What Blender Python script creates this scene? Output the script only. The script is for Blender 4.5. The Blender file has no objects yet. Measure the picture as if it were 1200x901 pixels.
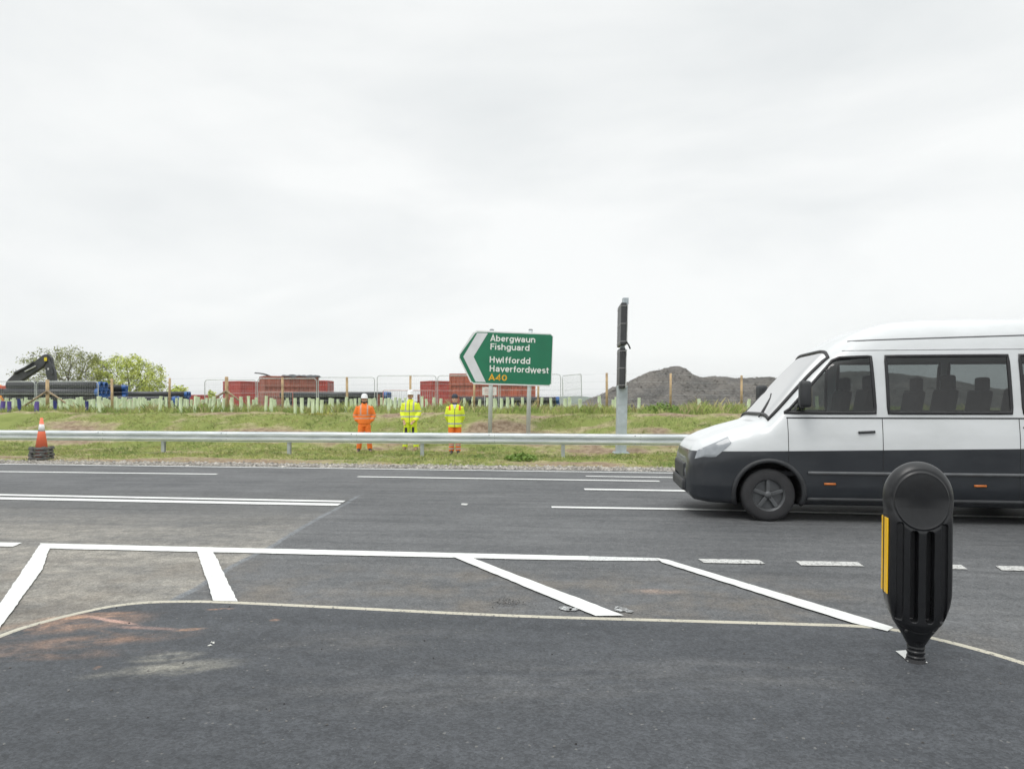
import bpy, bmesh, math, random
import numpy as np
from mathutils import Vector, Matrix, noise
R = math.radians
random.seed(7)
scene = bpy.context.scene
COL = scene.collection

# ------------------------------------------------------------ camera, sky, sun, exposure
CAMH, F, YH = 1.55, 800.0, 472.0
cd = bpy.data.cameras.new('camera'); cam = bpy.data.objects.new('camera', cd); COL.objects.link(cam)
cam.location = (0, 0, CAMH); cam.rotation_euler = (R(90), 0, 0)
cd.sensor_width = 36; cd.lens = 36 * F / 1200; cd.shift_y = (YH - 450.5) / 1200
cd.clip_start = 0.05; cd.clip_end = 9000
cd.dof.use_dof = True; cd.dof.focus_distance = 5.5; cd.dof.aperture_fstop = 5.6
scene.camera = cam
SUN_EL, SUN_AZ = 58, 215
wd = bpy.data.worlds.new('World'); scene.world = wd; wd.use_nodes = True
nt = wd.node_tree; nt.nodes.clear()
def wn(t, **k):
    n = nt.nodes.new(t)
    for a, b in k.items(): setattr(n, a, b)
    return n
wo = wn('ShaderNodeOutputWorld'); bg = wn('ShaderNodeBackground'); bg.inputs[1].default_value = 0.1
sky = wn('ShaderNodeTexSky', sky_type='NISHITA', sun_disc=False, sun_elevation=R(SUN_EL), sun_rotation=R(SUN_AZ))
tc = wn('ShaderNodeTexCoord'); mp = wn('ShaderNodeMapping'); mp.inputs['Scale'].default_value = (1.0, 1.0, 3.2); mp.inputs['Rotation'].default_value = (0.12, 0.1, 0.3)
nz = wn('ShaderNodeTexNoise'); nz.inputs['Scale'].default_value = 1.7; nz.inputs['Detail'].default_value = 5; nz.inputs['Roughness'].default_value = 0.5; nz.inputs['Distortion'].default_value = 0.3
cr = wn('ShaderNodeValToRGB')
cr.color_ramp.elements[0].position = 0.33; cr.color_ramp.elements[0].color = (0.70, 0.725, 0.73, 1)
cr.color_ramp.elements[1].position = 0.62; cr.color_ramp.elements[1].color = (0.858, 0.870, 0.862, 1)
sx = wn('ShaderNodeSeparateXYZ')
er = wn('ShaderNodeValToRGB')
e = er.color_ramp.elements
e[0].position = 0.0; e[0].color = (0.5, 0.5, 0.5, 1); e[1].position = 1.0; e[1].color = (1, 1, 1, 1)
x_ = e.new(0.5); x_.color = (0.5, 0.5, 0.5, 1); x_ = e.new(0.72); x_.color = (0.8, 0.8, 0.8, 1)
m1 = wn('ShaderNodeMixRGB', blend_type='MULTIPLY'); m1.inputs[0].default_value = 1
m2 = wn('ShaderNodeVectorMath', operation='SCALE'); m2.inputs['Scale'].default_value = 21.8
m3 = wn('ShaderNodeMixRGB'); m3.inputs[0].default_value = 0.95
L = nt.links.new
L(tc.outputs['Generated'], mp.inputs[0]); L(mp.outputs[0], nz.inputs[0]); L(nz.outputs[0], cr.inputs[0])
L(tc.outputs['Generated'], sx.inputs[0]); L(sx.outputs[2], er.inputs[0])
L(cr.outputs[0], m1.inputs[1]); L(er.outputs[0], m1.inputs[2]); L(m1.outputs[0], m2.inputs[0])
L(sky.outputs[0], m3.inputs[1]); L(m2.outputs[0], m3.inputs[2]); L(m3.outputs[0], bg.inputs[0]); L(bg.outputs[0], wo.inputs[0])
sl = bpy.data.lights.new('sun', 'SUN'); sl.energy = 1.1; sl.angle = R(25); sl.color = (1, 0.97, 0.93)
so = bpy.data.objects.new('sun', sl); COL.objects.link(so)
az = R(SUN_AZ); sd = Vector((math.sin(az) * math.cos(R(SUN_EL)), math.cos(az) * math.cos(R(SUN_EL)), math.sin(R(SUN_EL))))
so.rotation_euler = sd.to_track_quat('Z', 'Y').to_euler()
vs = scene.view_settings; vs.view_transform = 'Standard'; vs.look = 'None'; vs.exposure = 0.1; vs.gamma = 1; vs.use_curve_mapping = False

# ------------------------------------------------------------ helpers
def W(px, py, Y): return Vector(((px - 600) / F * Y, Y, CAMH - (py - YH) / F * Y))
def G(px, py):
    Y = CAMH * F / (py - YH); return ((px - 600) / F * Y, Y)

def mat(name, col, rough=0.7, var=0.12, scale=8.0, bump=0.0, bscale=None, metal=0.0, spec=None, col2=None, detail=4, island=0.0):
    m = bpy.data.materials.new(name); m.use_nodes = True
    t = m.node_tree; b = t.nodes['Principled BSDF']
    b.inputs['Roughness'].default_value = rough; b.inputs['Metallic'].default_value = metal
    if spec is not None: b.inputs['Specular IOR Level'].default_value = spec
    c = t.nodes.new('ShaderNodeTexCoord'); n = t.nodes.new('ShaderNodeTexNoise')
    n.inputs['Scale'].default_value = scale; n.inputs['Detail'].default_value = detail
    t.links.new(c.outputs['Object'], n.inputs[0])
    r = t.nodes.new('ShaderNodeValToRGB')
    a = col2 if col2 else tuple(x * (1 - var) for x in col)
    d = col if col2 else tuple(min(1, x * (1 + var)) for x in col)
    r.color_ramp.elements[0].position = 0.35; r.color_ramp.elements[0].color = (*a, 1)
    r.color_ramp.elements[1].position = 0.65; r.color_ramp.elements[1].color = (*d, 1)
    t.links.new(n.outputs[0], r.inputs[0])
    src = r.outputs[0]
    if island:
        g = t.nodes.new('ShaderNodeNewGeometry'); mr = t.nodes.new('ShaderNodeMapRange')
        mr.inputs[3].default_value = 1 - island; mr.inputs[4].default_value = 1 + island
        sc = t.nodes.new('ShaderNodeVectorMath'); sc.operation = 'SCALE'
        t.links.new(g.outputs['Random Per Island'], mr.inputs[0]); t.links.new(src, sc.inputs[0]); t.links.new(mr.outputs[0], sc.inputs['Scale'])
        src = sc.outputs[0]
    t.links.new(src, b.inputs['Base Color'])
    if bump:
        n2 = t.nodes.new('ShaderNodeTexNoise'); n2.inputs['Scale'].default_value = bscale or scale * 4; n2.inputs['Detail'].default_value = 5
        t.links.new(c.outputs['Object'], n2.inputs[0])
        bp = t.nodes.new('ShaderNodeBump'); bp.inputs['Strength'].default_value = bump; bp.inputs['Distance'].default_value = 0.02
        t.links.new(n2.outputs[0], bp.inputs['Height']); t.links.new(bp.outputs[0], b.inputs['Normal'])
    return m

def props(o, label=None, cat=None, group=None, kind=None):
    if label: o['label'] = label
    if cat: o['category'] = cat
    if group: o['group'] = group
    if kind: o['kind'] = kind
    return o
def thing(name, label, cat, loc=(0, 0, 0), rot=(0, 0, 0), group=None):
    o = bpy.data.objects.new(name, None); COL.objects.link(o); o.empty_display_size = 0.1
    o.location = loc; o.rotation_euler = rot
    return props(o, label, cat, group)
def link_mesh(name, me, m, parent=None, smooth=False):
    if m and not me.materials: me.materials.append(m)
    if smooth: me.polygons.foreach_set('use_smooth', [True] * len(me.polygons))
    o = bpy.data.objects.new(name, me); COL.objects.link(o)
    if parent: o.parent = parent
    return o
def obj(name, bm, m, parent=None, smooth=False):
    me = bpy.data.meshes.new(name); bm.normal_update(); bm.to_mesh(me); bm.free()
    return link_mesh(name, me, m, parent, smooth)
def from_lists(name, vs_, fs, m, parent=None, smooth=False):
    me = bpy.data.meshes.new(name); me.from_pydata(vs_, [], fs); me.update()
    return link_mesh(name, me, m, parent, smooth)
def BM(): return bmesh.new()
def box(bm, c, s, rot=None, bevel=0.0, taper=None):
    r = bmesh.ops.create_cube(bm, size=1); v = r['verts']
    for q in v:
        if taper and q.co.z > 0: q.co.x *= taper; q.co.y *= taper
        q.co = Vector((q.co.x * s[0], q.co.y * s[1], q.co.z * s[2]))
    if bevel:
        es = list({e for q in v for e in q.link_edges})
        rr = bmesh.ops.bevel(bm, geom=es, offset=bevel, segments=2, affect='EDGES', profile=0.6)
        v = list({q for f in rr['faces'] for q in f.verts} | {q for q in v if q.is_valid})
    M = Matrix.Translation(Vector(c)) @ (rot.to_4x4() if rot is not None else Matrix())
    bmesh.ops.transform(bm, matrix=M, verts=v)
    return v
def tube(bm, pts, rad, n=8, closed=False, caps=True, ell=None):
    """swept tube along pts; rad a number or a list"""
    pts = [Vector(p) for p in pts]; N = len(pts); rings = []
    rads = rad if isinstance(rad, (list, tuple)) else [rad] * N
    prev = None
    for i, p in enumerate(pts):
        if closed: d = pts[(i + 1) % N] - pts[i - 1]
        else: d = pts[min(i + 1, N - 1)] - pts[max(i - 1, 0)]
        d.normalize()
        if prev is None:
            a = Vector((0, 0, 1)) if abs(d.z) < 0.9 else Vector((1, 0, 0))
            u = d.cross(a).normalized()
        else:
            u = (prev - d * prev.dot(d)).normalized()
        prev = u; w = d.cross(u)
        rr = rads[i]; ru, rw = (rr, rr) if not isinstance(rr, tuple) else rr
        rings.append([bm.verts.new(p + u * (math.cos(2 * math.pi * k / n) * ru) + w * (math.sin(2 * math.pi * k / n) * rw)) for k in range(n)])
    for i in range(N if closed else N - 1):
        a, b = rings[i], rings[(i + 1) % N]
        for k in range(n): bm.faces.new((a[k], a[(k + 1) % n], b[(k + 1) % n], b[k]))
    if caps and not closed:
        bm.faces.new(rings[0][::-1]); bm.faces.new(rings[-1])
def loft(bm, rings, n=20):
    """rings = (cx,cy,z,rx,ry) horizontal ellipses"""
    rs = []
    for cx, cy, z, rx, ry in rings:
        rs.append([bm.verts.new((cx + math.cos(2 * math.pi * k / n) * rx, cy + math.sin(2 * math.pi * k / n) * ry, z)) for k in range(n)])
    for a, b in zip(rs, rs[1:]):
        for k in range(n): bm.faces.new((a[k], a[(k + 1) % n], b[(k + 1) % n], b[k]))
    bm.faces.new(rs[0][::-1]); bm.faces.new(rs[-1])
def ell(bm, c, r, seg=16, rings=10, rot=None):
    q = bmesh.ops.create_uvsphere(bm, u_segments=seg, v_segments=rings, radius=1)
    M = Matrix.Translation(Vector(c)) @ (rot.to_4x4() if rot is not None else Matrix()) @ Matrix.Diagonal((*r, 1))
    bmesh.ops.transform(bm, matrix=M, verts=q['verts'])
    return q['verts']
def prism(bm, pts, depth_vec):
    a = [bm.verts.new(Vector(p)) for p in pts]; dv = Vector(depth_vec); b = [bm.verts.new(Vector(p) + dv) for p in pts]
    n = len(pts)
    bm.faces.new(a); bm.faces.new(b[::-1])
    for i in range(n): bm.faces.new((a[i], b[i], b[(i + 1) % n], a[(i + 1) % n]))
    bmesh.ops.recalc_face_normals(bm, faces=bm.faces[:])
def remesh(bm, voxel, name, m, parent, smooth_iter=2):
    me = bpy.data.meshes.new('tmp'); bmesh.ops.recalc_face_normals(bm, faces=bm.faces[:]); bm.to_mesh(me); bm.free()
    o = bpy.data.objects.new('tmp', me); COL.objects.link(o)
    md = o.modifiers.new('r', 'REMESH'); md.mode = 'VOXEL'; md.voxel_size = voxel
    if smooth_iter:
        s = o.modifiers.new('s', 'SMOOTH'); s.iterations = smooth_iter; s.factor = 0.5
    dg = bpy.context.evaluated_depsgraph_get(); dg.update()
    nm = bpy.data.meshes.new_from_object(o.evaluated_get(dg)); nm.name = name
    bpy.data.objects.remove(o)
    nm.materials.clear()
    return link_mesh(name, nm, m, parent, True)
def copy_tree(o, parent=None):
    c = o.copy(); COL.objects.link(c)
    if parent: c.parent = parent
    for ch in list(o.children): copy_tree(ch, c)
    return c
def fbm(x, y, z=0, o=4): return noise.fractal(Vector((x, y, z)), 1.0, 2.0, o)

# ------------------------------------------------------------ ground
def sstep(a, b, x):
    t = max(0, min(1, (x - a) / (b - a))); return t * t * (3 - 2 * t)
def gz(x, y):
    v = y + 0.12 * x
    if v < 15.8: return -0.04
    z = 0.0
    z += 1.12 * sstep(21.3, 25.6, v)
    if v > 25: z += -0.03 * sstep(33, 45, v)
    if v > 300: z -= 4 * sstep(300, 1500, v)
    a = sstep(16.2, 18, v) * (1 - sstep(60, 120, v))
    z += a * (0.05 * fbm(x * 0.6, y * 0.9, 3) + 0.025 * fbm(x * 3, y * 3, 9, 3))
    bk = sstep(21.5, 23, v) * (1 - sstep(25.2, 27, v))
    z += bk * 0.14 * fbm(x * 0.35, y * 1.3, 17)
    if v < 16.2: z += -0.02 * (16.2 - v) / 0.4
    return z
def green(x, y):
    """1 = full grass, 0 = bare"""
    v = y + 0.12 * x
    if v < 16.6: return 0.0
    g = 0.78 + 0.75 * fbm(x * 0.33, y * 0.75, 57) + 0.35 * fbm(x * 1.7, y * 2.4, 5, 3)
    g -= 0.35 * (1 - sstep(17.2, 18.6, v))
    g += 0.5 * sstep(26, 27, v)
    g -= 0.5 * math.exp(-((v - 25.4) / 0.35) ** 2)
    g -= 0.55 * math.exp(-((v - 22.6 - .5 * fbm(x * .4, 4)) / 0.4) ** 2) * sstep(-.25, .25, fbm(x * .35, 9.3))
    # bare scrapes seen on the bank
    for cx, cy, rx, ry, k in ((-0.3, 23.4, 1.6, 0.9, 1.0), (-15.3, 23.0, 1.3, 0.7, .8), (3.4, 21.6, 2.2, 0.5, 1.0), (-4.3, 22.8, 4.0, 0.35, .6), (-9.0, 23.2, 2.0, .4, .7), (4.6, 23.4, 2.0, .8, .8), (-14, 17.6, 3, .45, .5), (-8.3, 18.0, 2.5, .4, .5)):
        g -= k * math.exp(-((x - cx) / rx) ** 2 - ((v - cy - 0.12 * 0) / ry) ** 2)
    return max(0, min(1, g))
def spread(lo, hi, fine, ends, grow=1.25):
    a = list(np.arange(lo, hi + 1e-6, fine)); s = fine
    x = hi
    while x < ends[1]: s *= grow; x += s; a.append(x)
    s = fine; x = lo; b = []
    while x > ends[0]: s *= grow; x -= s; b.append(x)
    return b[::-1] + a
xs = spread(-27, 20, 0.2, (-4000, 4000))
vsr = [-3000, -500, -100, -20, 5, 15.6, 15.79, 15.8] + list(np.arange(15.9, 27.5, 0.13)) + spread(27.7, 34, 0.5, (27.7, 5000))
gv = []; gcol = []
for v in vsr:
    for x in xs:
        sh = 0.12 * max(-300, min(300, x)); y = v - sh
        gv.append((x, y, gz(x, y) if abs(x) < 300 or v > 30 else (gz(0, v))))
        gcol.append(green(x, y))
nx = len(xs); gf = [(j * nx + i, j * nx + i + 1, (j + 1) * nx + i + 1, (j + 1) * nx + i) for j in range(len(vsr) - 1) for i in range(nx - 1)]
gm = bpy.data.materials.new('verge_ground'); gm.use_nodes = True
class NT:
    def __init__(s, m): s.t = m.node_tree; s.b = s.t.nodes['Principled BSDF']
    def n(s, ty, **k):
        q = s.t.nodes.new(ty)
        for a, b in k.items():
            if a.startswith('i'):
                key = a[1:]; q.inputs[int(key) if key.isdigit() else key.replace('_', ' ')].default_value = b
            else: setattr(q, a, b)
        return q
    def l(s, a, b): s.t.links.new(a, b)
    def math(s, op, a, b=None, c=None):
        q = s.n('ShaderNodeMath', operation=op)
        for i, v in enumerate((a, b, c)):
            if v is None: continue
            if isinstance(v, (int, float)): q.inputs[i].default_value = v
            else: s.l(v, q.inputs[i])
        return q.outputs[0]
    def mix(s, f, a, b, bt='MIX'):
        q = s.n('ShaderNodeMixRGB', blend_type=bt)
        for i, v in enumerate((f, a, b)):
            if isinstance(v, (int, float)): q.inputs[i].default_value = v
            elif isinstance(v, tuple): q.inputs[i].default_value = (*v, 1)
            else: s.l(v, q.inputs[i])
        return q.outputs[0]
    def noise(s, vec, scale, detail=4, rough=0.5, dist=0.0):
        q = s.n('ShaderNodeTexNoise'); q.inputs['Scale'].default_value = scale; q.inputs['Detail'].default_value = detail
        q.inputs['Roughness'].default_value = rough; q.inputs['Distortion'].default_value = dist
        s.l(vec, q.inputs[0]); return q.outputs[0]
    def rng(s, v, a, b, c=0.0, d=1.0, smooth=True):
        q = s.n('ShaderNodeMapRange'); q.interpolation_type = 'SMOOTHSTEP' if smooth else 'LINEAR'
        s.l(v, q.inputs[0])
        for i, k in enumerate((a, b, c, d)): q.inputs[i + 1].default_value = k
        return q.outputs[0]
    def mapv(s, vec, loc=(0, 0, 0), rot=(0, 0, 0), scl=(1, 1, 1), ty='POINT'):
        q = s.n('ShaderNodeMapping', vector_type=ty); s.l(vec, q.inputs[0])
        q.inputs[1].default_value = loc; q.inputs[2].default_value = rot; q.inputs[3].default_value = scl
        return q.outputs[0]
g = NT(gm); tcn = g.n('ShaderNodeTexCoord').outputs['Object']
at = g.n('ShaderNodeAttribute'); at.attribute_name = 'green'
grass = g.mix(g.noise(tcn, 1.3, 5, 0.6), (0.13, 0.17, 0.045), (0.30, 0.33, 0.11))
dry = g.mix(g.rng(g.noise(tcn, 4.0, 6, 0.7), 0.35, 0.65), (0.24, 0.21, 0.115), (0.40, 0.36, 0.21))
dirt = g.mix(g.rng(g.noise(tcn, 5.0, 7, 0.75), 0.35, 0.65), (0.19, 0.135, 0.09), (0.36, 0.285, 0.205))
c1 = g.mix(g.rng(at.outputs['Fac'], 0.12, 0.4), dirt, dry)
c2 = g.mix(g.rng(at.outputs['Fac'], 0.35, 0.7), c1, grass)
sp = g.n('ShaderNodeSeparateXYZ'); g.l(tcn, sp.inputs[0])
vv = g.math('ADD', g.math('MULTIPLY_ADD', sp.outputs[0], 0.12, sp.outputs[1]), g.math('MULTIPLY', g.noise(tcn, 3.5, 5), 0.7))
grav = g.rng(vv, 16.85, 17.25, 1.0, 0.0)
vor = g.n('ShaderNodeTexVoronoi'); vor.inputs['Scale'].default_value = 26; g.l(tcn, vor.inputs[0])
sepc = g.n('ShaderNodeSeparateXYZ'); g.l(vor.outputs['Color'], sepc.inputs[0])
gcolr = g.mix(sepc.outputs[0], (0.17, 0.16, 0.14), (0.38, 0.36, 0.33))
c3 = g.mix(grav, c2, gcolr)
far = g.rng(sp.outputs[1], 34, 60)
c4 = g.mix(far, c3, g.mix(g.noise(tcn, 0.2, 5), (0.17, 0.15, 0.11), (0.12, 0.14, 0.06)))
g.l(c4, g.b.inputs['Base Color']); g.b.inputs['Roughness'].default_value = 0.95; g.b.inputs['Specular IOR Level'].default_value = 0.15
bp = g.n('ShaderNodeBump'); bp.inputs['Strength'].default_value = 0.8; bp.inputs['Distance'].default_value = 0.04
g.l(g.noise(tcn, 14, 6, 0.7), bp.inputs['Height']); g.l(bp.outputs[0], g.b.inputs['Normal'])
go = from_lists('ground', gv, gf, gm, None, True); props(go, kind='structure')
a_ = go.data.attributes.new('green', 'FLOAT', 'POINT'); a_.data.foreach_set('value', gcol)

# ------------------------------------------------------------ road
def ellblob(g, vec, cx, cy, rx, ry, rot=0):
    """soft elliptical mask (a stain with its own place on the road)"""
    q = g.mapv(vec, (cx, cy, 0), (0, 0, rot), (rx, ry, 1), 'TEXTURE')
    ln = g.n('ShaderNodeVectorMath', operation='LENGTH'); g.l(q, ln.inputs[0])
    return g.rng(ln.outputs['Value'], 0.15, 1.0, 1.0, 0.0)
def asphalt(name, lo, hi, worn=False, stains=()):
    m = bpy.data.materials.new(name); m.use_nodes = True; g = NT(m)
    geo = g.n('ShaderNodeTexCoord').outputs['Object']
    vec = g.mapv(geo, rot=(0, 0, R(6.8)))
    big = g.rng(g.noise(vec, 0.45, 5, 0.6), 0.3, 0.7)
    streak = g.rng(g.noise(g.mapv(vec, scl=(0.22, 2.6, 1)), 1.6, 5, 0.6), 0.3, 0.72)
    base = g.mix(g.math('MULTIPLY_ADD', big, 0.5, g.math('MULTIPLY', streak, 0.5)), lo, hi)
    # wider pale wheel-tracks and lane wear, some strong
    if worn:
        sx_ = g.n('ShaderNodeSeparateXYZ'); g.l(geo, sx_.inputs[0])
        x1, y1 = G(405, 590); x2, y2 = G(203, 703)
        dx, dy = x2 - x1, y2 - y1; ln = math.hypot(dx, dy); nxn, nyn = dy / ln, -dx / ln   # signed distance to the joint line
        wob = g.math('MULTIPLY', g.math('SUBTRACT', g.noise(vec, 1.2, 3), 0.5), 0.12)
        d = g.math('ADD', g.math('ADD', g.math('MULTIPLY', sx_.outputs[0], nxn), g.math('MULTIPLY_ADD', sx_.outputs[1], nyn, -(x1 * nxn + y1 * nyn))), wob)
        # sign: want positive on the left
        tst = (-8 - x1) * nxn + (7 - y1) * nyn
        if tst < 0: d = g.math('MULTIPLY', d, -1)
        side = g.math('MULTIPLY', g.rng(d, 0.0, 0.05), g.rng(g.math('MULTIPLY_ADD', sx_.outputs[0], 0.12, sx_.outputs[1]), 10.4, 11.8, 1.0, 0.0))
        yv = g.math('MULTIPLY_ADD', sx_.outputs[0], 0.12, sx_.outputs[1])
        fade = g.rng(yv, 6.4, 10.2, 1.0, 0.0)
        dust = g.rng(g.noise(g.mapv(vec, scl=(0.5, 1.6, 1)), 1.1, 6, 0.62), 0.25, 0.62)
        wm = g.math('MULTIPLY', side, g.math('MULTIPLY', fade, g.math('MULTIPLY_ADD', dust, 0.68, 0.16)))
        base = g.mix(g.math('MULTIPLY', side, 0.35), base, (0.105, 0.105, 0.100))
        base = g.mix(wm, base, g.mix(g.rng(g.noise(vec, 5.0, 7, .7), .3, .7), (0.20, 0.19, 0.17), (0.36, 0.335, 0.29)))
        hat = g.math('MULTIPLY', g.math('MULTIPLY', g.rng(yv, 6.0, 6.6, 1.0, 0.0), g.rng(sx_.outputs[0], 2.0, 4.0, 1.0, 0.0)), g.rng(g.noise(vec, 1.6, 6, .65), 0.4, .72))
        base = g.mix(g.math('MULTIPLY', hat, 0.55), base, (0.17, 0.145, 0.115))
        seam = g.math('MULTIPLY', g.rng(g.math('ABSOLUTE', d), 0.012, 0.055, 1.0, 0.0), g.math('MULTIPLY', g.rng(yv, 10.6, 11.6, 0.7, 0.0), g.rng(g.noise(vec, 6, 4), .3, .6, .3, 1.0)))
        base = g.mix(seam, base, (0.20, 0.215, 0.23))
        # dark tyre scrubs sweeping through the turn
        scr = g.rng(g.noise(g.mapv(vec, rot=(0, 0, R(-6)), scl=(0.10, 1.7, 1)), 1.8, 3, 0.5), 0.60, 0.70)
        base = g.mix(g.math('MULTIPLY', scr, 0.35), base, (0.028, 0.029, 0.031))
    for (c, cx, cy, rx, ry, rot, amt, nsx, nsy) in stains:
        q = g.mapv(geo, rot=(0, 0, -rot)); n = g.rng(g.noise(g.mapv(q, scl=(nsx, nsy, 1)), 3.0, 6, 0.65), 0.36, 0.66)
        base = g.mix(g.math('MULTIPLY', g.math('MULTIPLY', ellblob(g, geo, cx, cy, rx, ry, rot), n), amt), base, c)
    # aggregate
    vo = g.n('ShaderNodeTexVoronoi'); vo.inputs['Scale'].default_value = 80; g.l(geo, vo.inputs[0])
    sc_ = g.n('ShaderNodeSeparateXYZ'); g.l(vo.outputs['Color'], sc_.inputs[0])
    agg = g.rng(sc_.outputs[0], 0.0, 1.0, 0.73, 1.28, False)
    fine = g.math('MULTIPLY', g.rng(g.noise(geo, 220, 3, .6), 0.3, 0.7, 0.75, 1.25, False), g.rng(g.noise(geo, 9, 5, .7), 0.3, 0.7, 0.80, 1.2, False))
    mul = g.n('ShaderNodeVectorMath', operation='SCALE'); g.l(base, mul.inputs[0]); g.l(g.math('MULTIPLY', agg, fine), mul.inputs['Scale'])
    pale_speck = g.rng(sc_.outputs[1], 0.995, 0.999, 0.0, 0.3)  # a few random aggregate cells get a paler colour
    col = g.mix(pale_speck, mul.outputs[0], (0.34, 0.33, 0.30))
    g.l(col, g.b.inputs['Base Color'])
    rg = g.rng(g.noise(vec, 1.0, 5), 0.3, 0.7, 0.62, 0.82, False); g.l(rg, g.b.inputs['Roughness'])
    g.b.inputs['Specular IOR Level'].default_value = 0.35
    bp = g.n('ShaderNodeBump'); bp.inputs['Strength'].default_value = 0.55; bp.inputs['Distance'].default_value = 0.004
    g.l(vo.outputs['Distance'], bp.inputs['Height']); g.l(bp.outputs[0], g.b.inputs['Normal'])
    return m
ORA = (0.60, 0.34, 0.20); CRM = (0.42, 0.40, 0.33); PINK = (0.50, 0.31, 0.25)
def S(c, px, py, rx, ry, rot, amt, a=1.0, b=1.0):
    x, y = G(px, py); return (c, x, y, rx, ry, rot, amt, a, b)
st_common = [S(ORA, 60, 735, 0.85, 0.26, R(22), 0.42, 0.9, 1.3), S(ORA, 110, 722, 0.45, 0.12, R(12), 0.7, .5, 2)]
st_near = st_common + [S(PINK, 165, 736, 0.42, 0.045, R(-7), 0.95, .4, .8), S(ORA, 118, 740, 0.32, 0.05, R(-28), 0.8, .4, 1), S(PINK, 128, 727, 0.40, 0.04, R(-22), 0.8, .4, 1),
    S(ORA, 100, 752, 0.85, 0.18, R(14), 0.3, 1.0, 1.4), S(ORA, 60, 768, 0.8, 0.12, R(5), 0.2, .9, 1.4),
    S(CRM, 195, 770, 0.26, 0.11, R(14), 0.95, .8, 1.6), S(CRM, 195, 785, 0.55, 0.16, R(16), 0.5, .8, 2), S(ORA, 323, 727, 0.055, 0.04, 0, 1.0, 1, 1),
    S(ORA, 222, 738, 0.14, 0.04, R(12), 0.8, 2, 4), S(ORA, 258, 714, 0.12, 0.03, R(8), 0.9, 3, 4), S((.15, .145, .14), 430, 750, 0.9, 0.25, R(10), 0.5, .5, 2), S(ORA, 114, 783, 0.03, 0.04, 0, 1, 1, 1),
    S((.13, .13, .13), 600, 800, 2.5, 0.5, R(4), 0.4, .5, 2), S((.14, .14, .14), 900, 790, 1.0, 0.3, R(-8), 0.45, .5, 2)]
road_m = asphalt('road_asphalt', (0.074, 0.077, 0.081), (0.135, 0.138, 0.141), True, st_common + [S((.33, .25, .2), 765, 693, .35, .12, 0, .7), S((.05, .05, .05), 130, 594, .6, .3, R(20), .6)])
near_m = asphalt('new_asphalt', (0.047, 0.051, 0.057), (0.074, 0.079, 0.087), False, st_near)
def sheet(name, pts, z, m, kind=None):
    bm = BM(); f = bm.faces.new([bm.verts.new((p[0], p[1], z)) for p in pts])
    if f.normal.z < 0 or f.calc_area() < 0: pass
    bm.normal_update()
    if f.normal.z < 0: f.normal_flip()
    bmesh.ops.triangulate(bm, faces=bm.faces[:])
    o = obj(name, bm, m)
    if kind: props(o, kind=kind)
    return o
def vline(v, x): return (x, v - 0.12 * x)
# carriageway as a gridded sheet
sheet('road', [vline(-60, -300), vline(-60, 300), vline(15.86, 300), vline(15.86, -300)], 0.0, road_m, 'structure')
# near apron: boundary is the pale curved channel line
curve_px = [(-260, 900), (-120, 800), (0, 746), (60, 727), (120, 713), (160, 707.5), (200, 705.5), (260, 706), (400, 712.5), (600, 722), (800, 728), (940, 732), (1010, 734.5), (1050, 739), (1100, 750), (1150, 763), (1200, 778), (1300, 812), (1500, 900)]
cw = [Vector((*G(*p), 0)) for p in curve_px]
def smooth_pts(P, k=6):
    out = []
    for i in range(len(P) - 1):
        p0 = P[max(i - 1, 0)]; p1 = P[i]; p2 = P[i + 1]; p3 = P[min(i + 2, len(P) - 1)]
        for j in range(k):
            t = j / k
            out.append(0.5 * ((2 * p1) + (p2 - p0) * t + (2 * p0 - 5 * p1 + 4 * p2 - p3) * t * t + (3 * p1 - p0 - 3 * p2 + p3) * t ** 3))
    out.append(P[-1]); return out
cs = smooth_pts(cw)
sheet('forecourt_apron', [(p.x, p.y) for p in cs] + [(8, -12), (-12, -12)], 0.004, near_m, 'structure')
def paint(name, col, wear, rough=0.55):
    m = bpy.data.materials.new(name); m.use_nodes = True; g = NT(m); v = g.n('ShaderNodeTexCoord').outputs['Object']
    w = g.rng(g.noise(v, 38, 6, 0.75), wear, wear + 0.10, .15, 1.0)
    w = g.math('MINIMUM', w, g.rng(g.noise(v, 5, 7, 0.8), .60, .74, 1.0, .62))
    w2 = g.rng(g.noise(v, 2.2, 5, 0.7), 0.3, 0.7)
    c = g.mix(w2, tuple(x * 0.86 for x in col), col)
    c = g.mix(w, (0.10, 0.10, 0.10), c)
    g.l(c, g.b.inputs['Base Color']); g.b.inputs['Roughness'].default_value = rough
    bp = g.n('ShaderNodeBump'); bp.inputs['Strength'].default_value = 0.3; bp.inputs['Distance'].default_value = 0.004
    g.l(g.noise(v, 60, 4, .6), bp.inputs['Height']); g.l(bp.outputs[0], g.b.inputs['Normal'])
    return m
white = paint('road_paint', (0.76, 0.77, 0.75), 0.31); worn_w = paint('worn_road_paint', (0.62, 0.62, 0.60), 0.40)
cream = paint('channel_line', (0.52, 0.49, 0.40), 0.36)
def rough_edge(P, amp=.004, seg=.06):
    out = []
    for i in range(len(P)):
        a = Vector(P[i][:2]); b = Vector(P[(i + 1) % len(P)][:2]); Ln = (b - a).length; n = max(1, min(120, int(Ln / seg)))
        nn = Vector((-(b - a).y, (b - a).x)) / max(Ln, 1e-6)
        for k in range(n):
            q = a.lerp(b, k / n)
            out.append(q if k == 0 else q + nn * (amp * random.uniform(-1, 1) + .008 * fbm(q.x * 1.3, q.y * 1.3, 3, 2)))
    return [(q.x, q.y) for q in out]
def mark(pts, m=white, z=0.008): return sheet('road_marking', rough_edge([G(*p) for p in pts]), z, m, 'structure')
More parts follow.
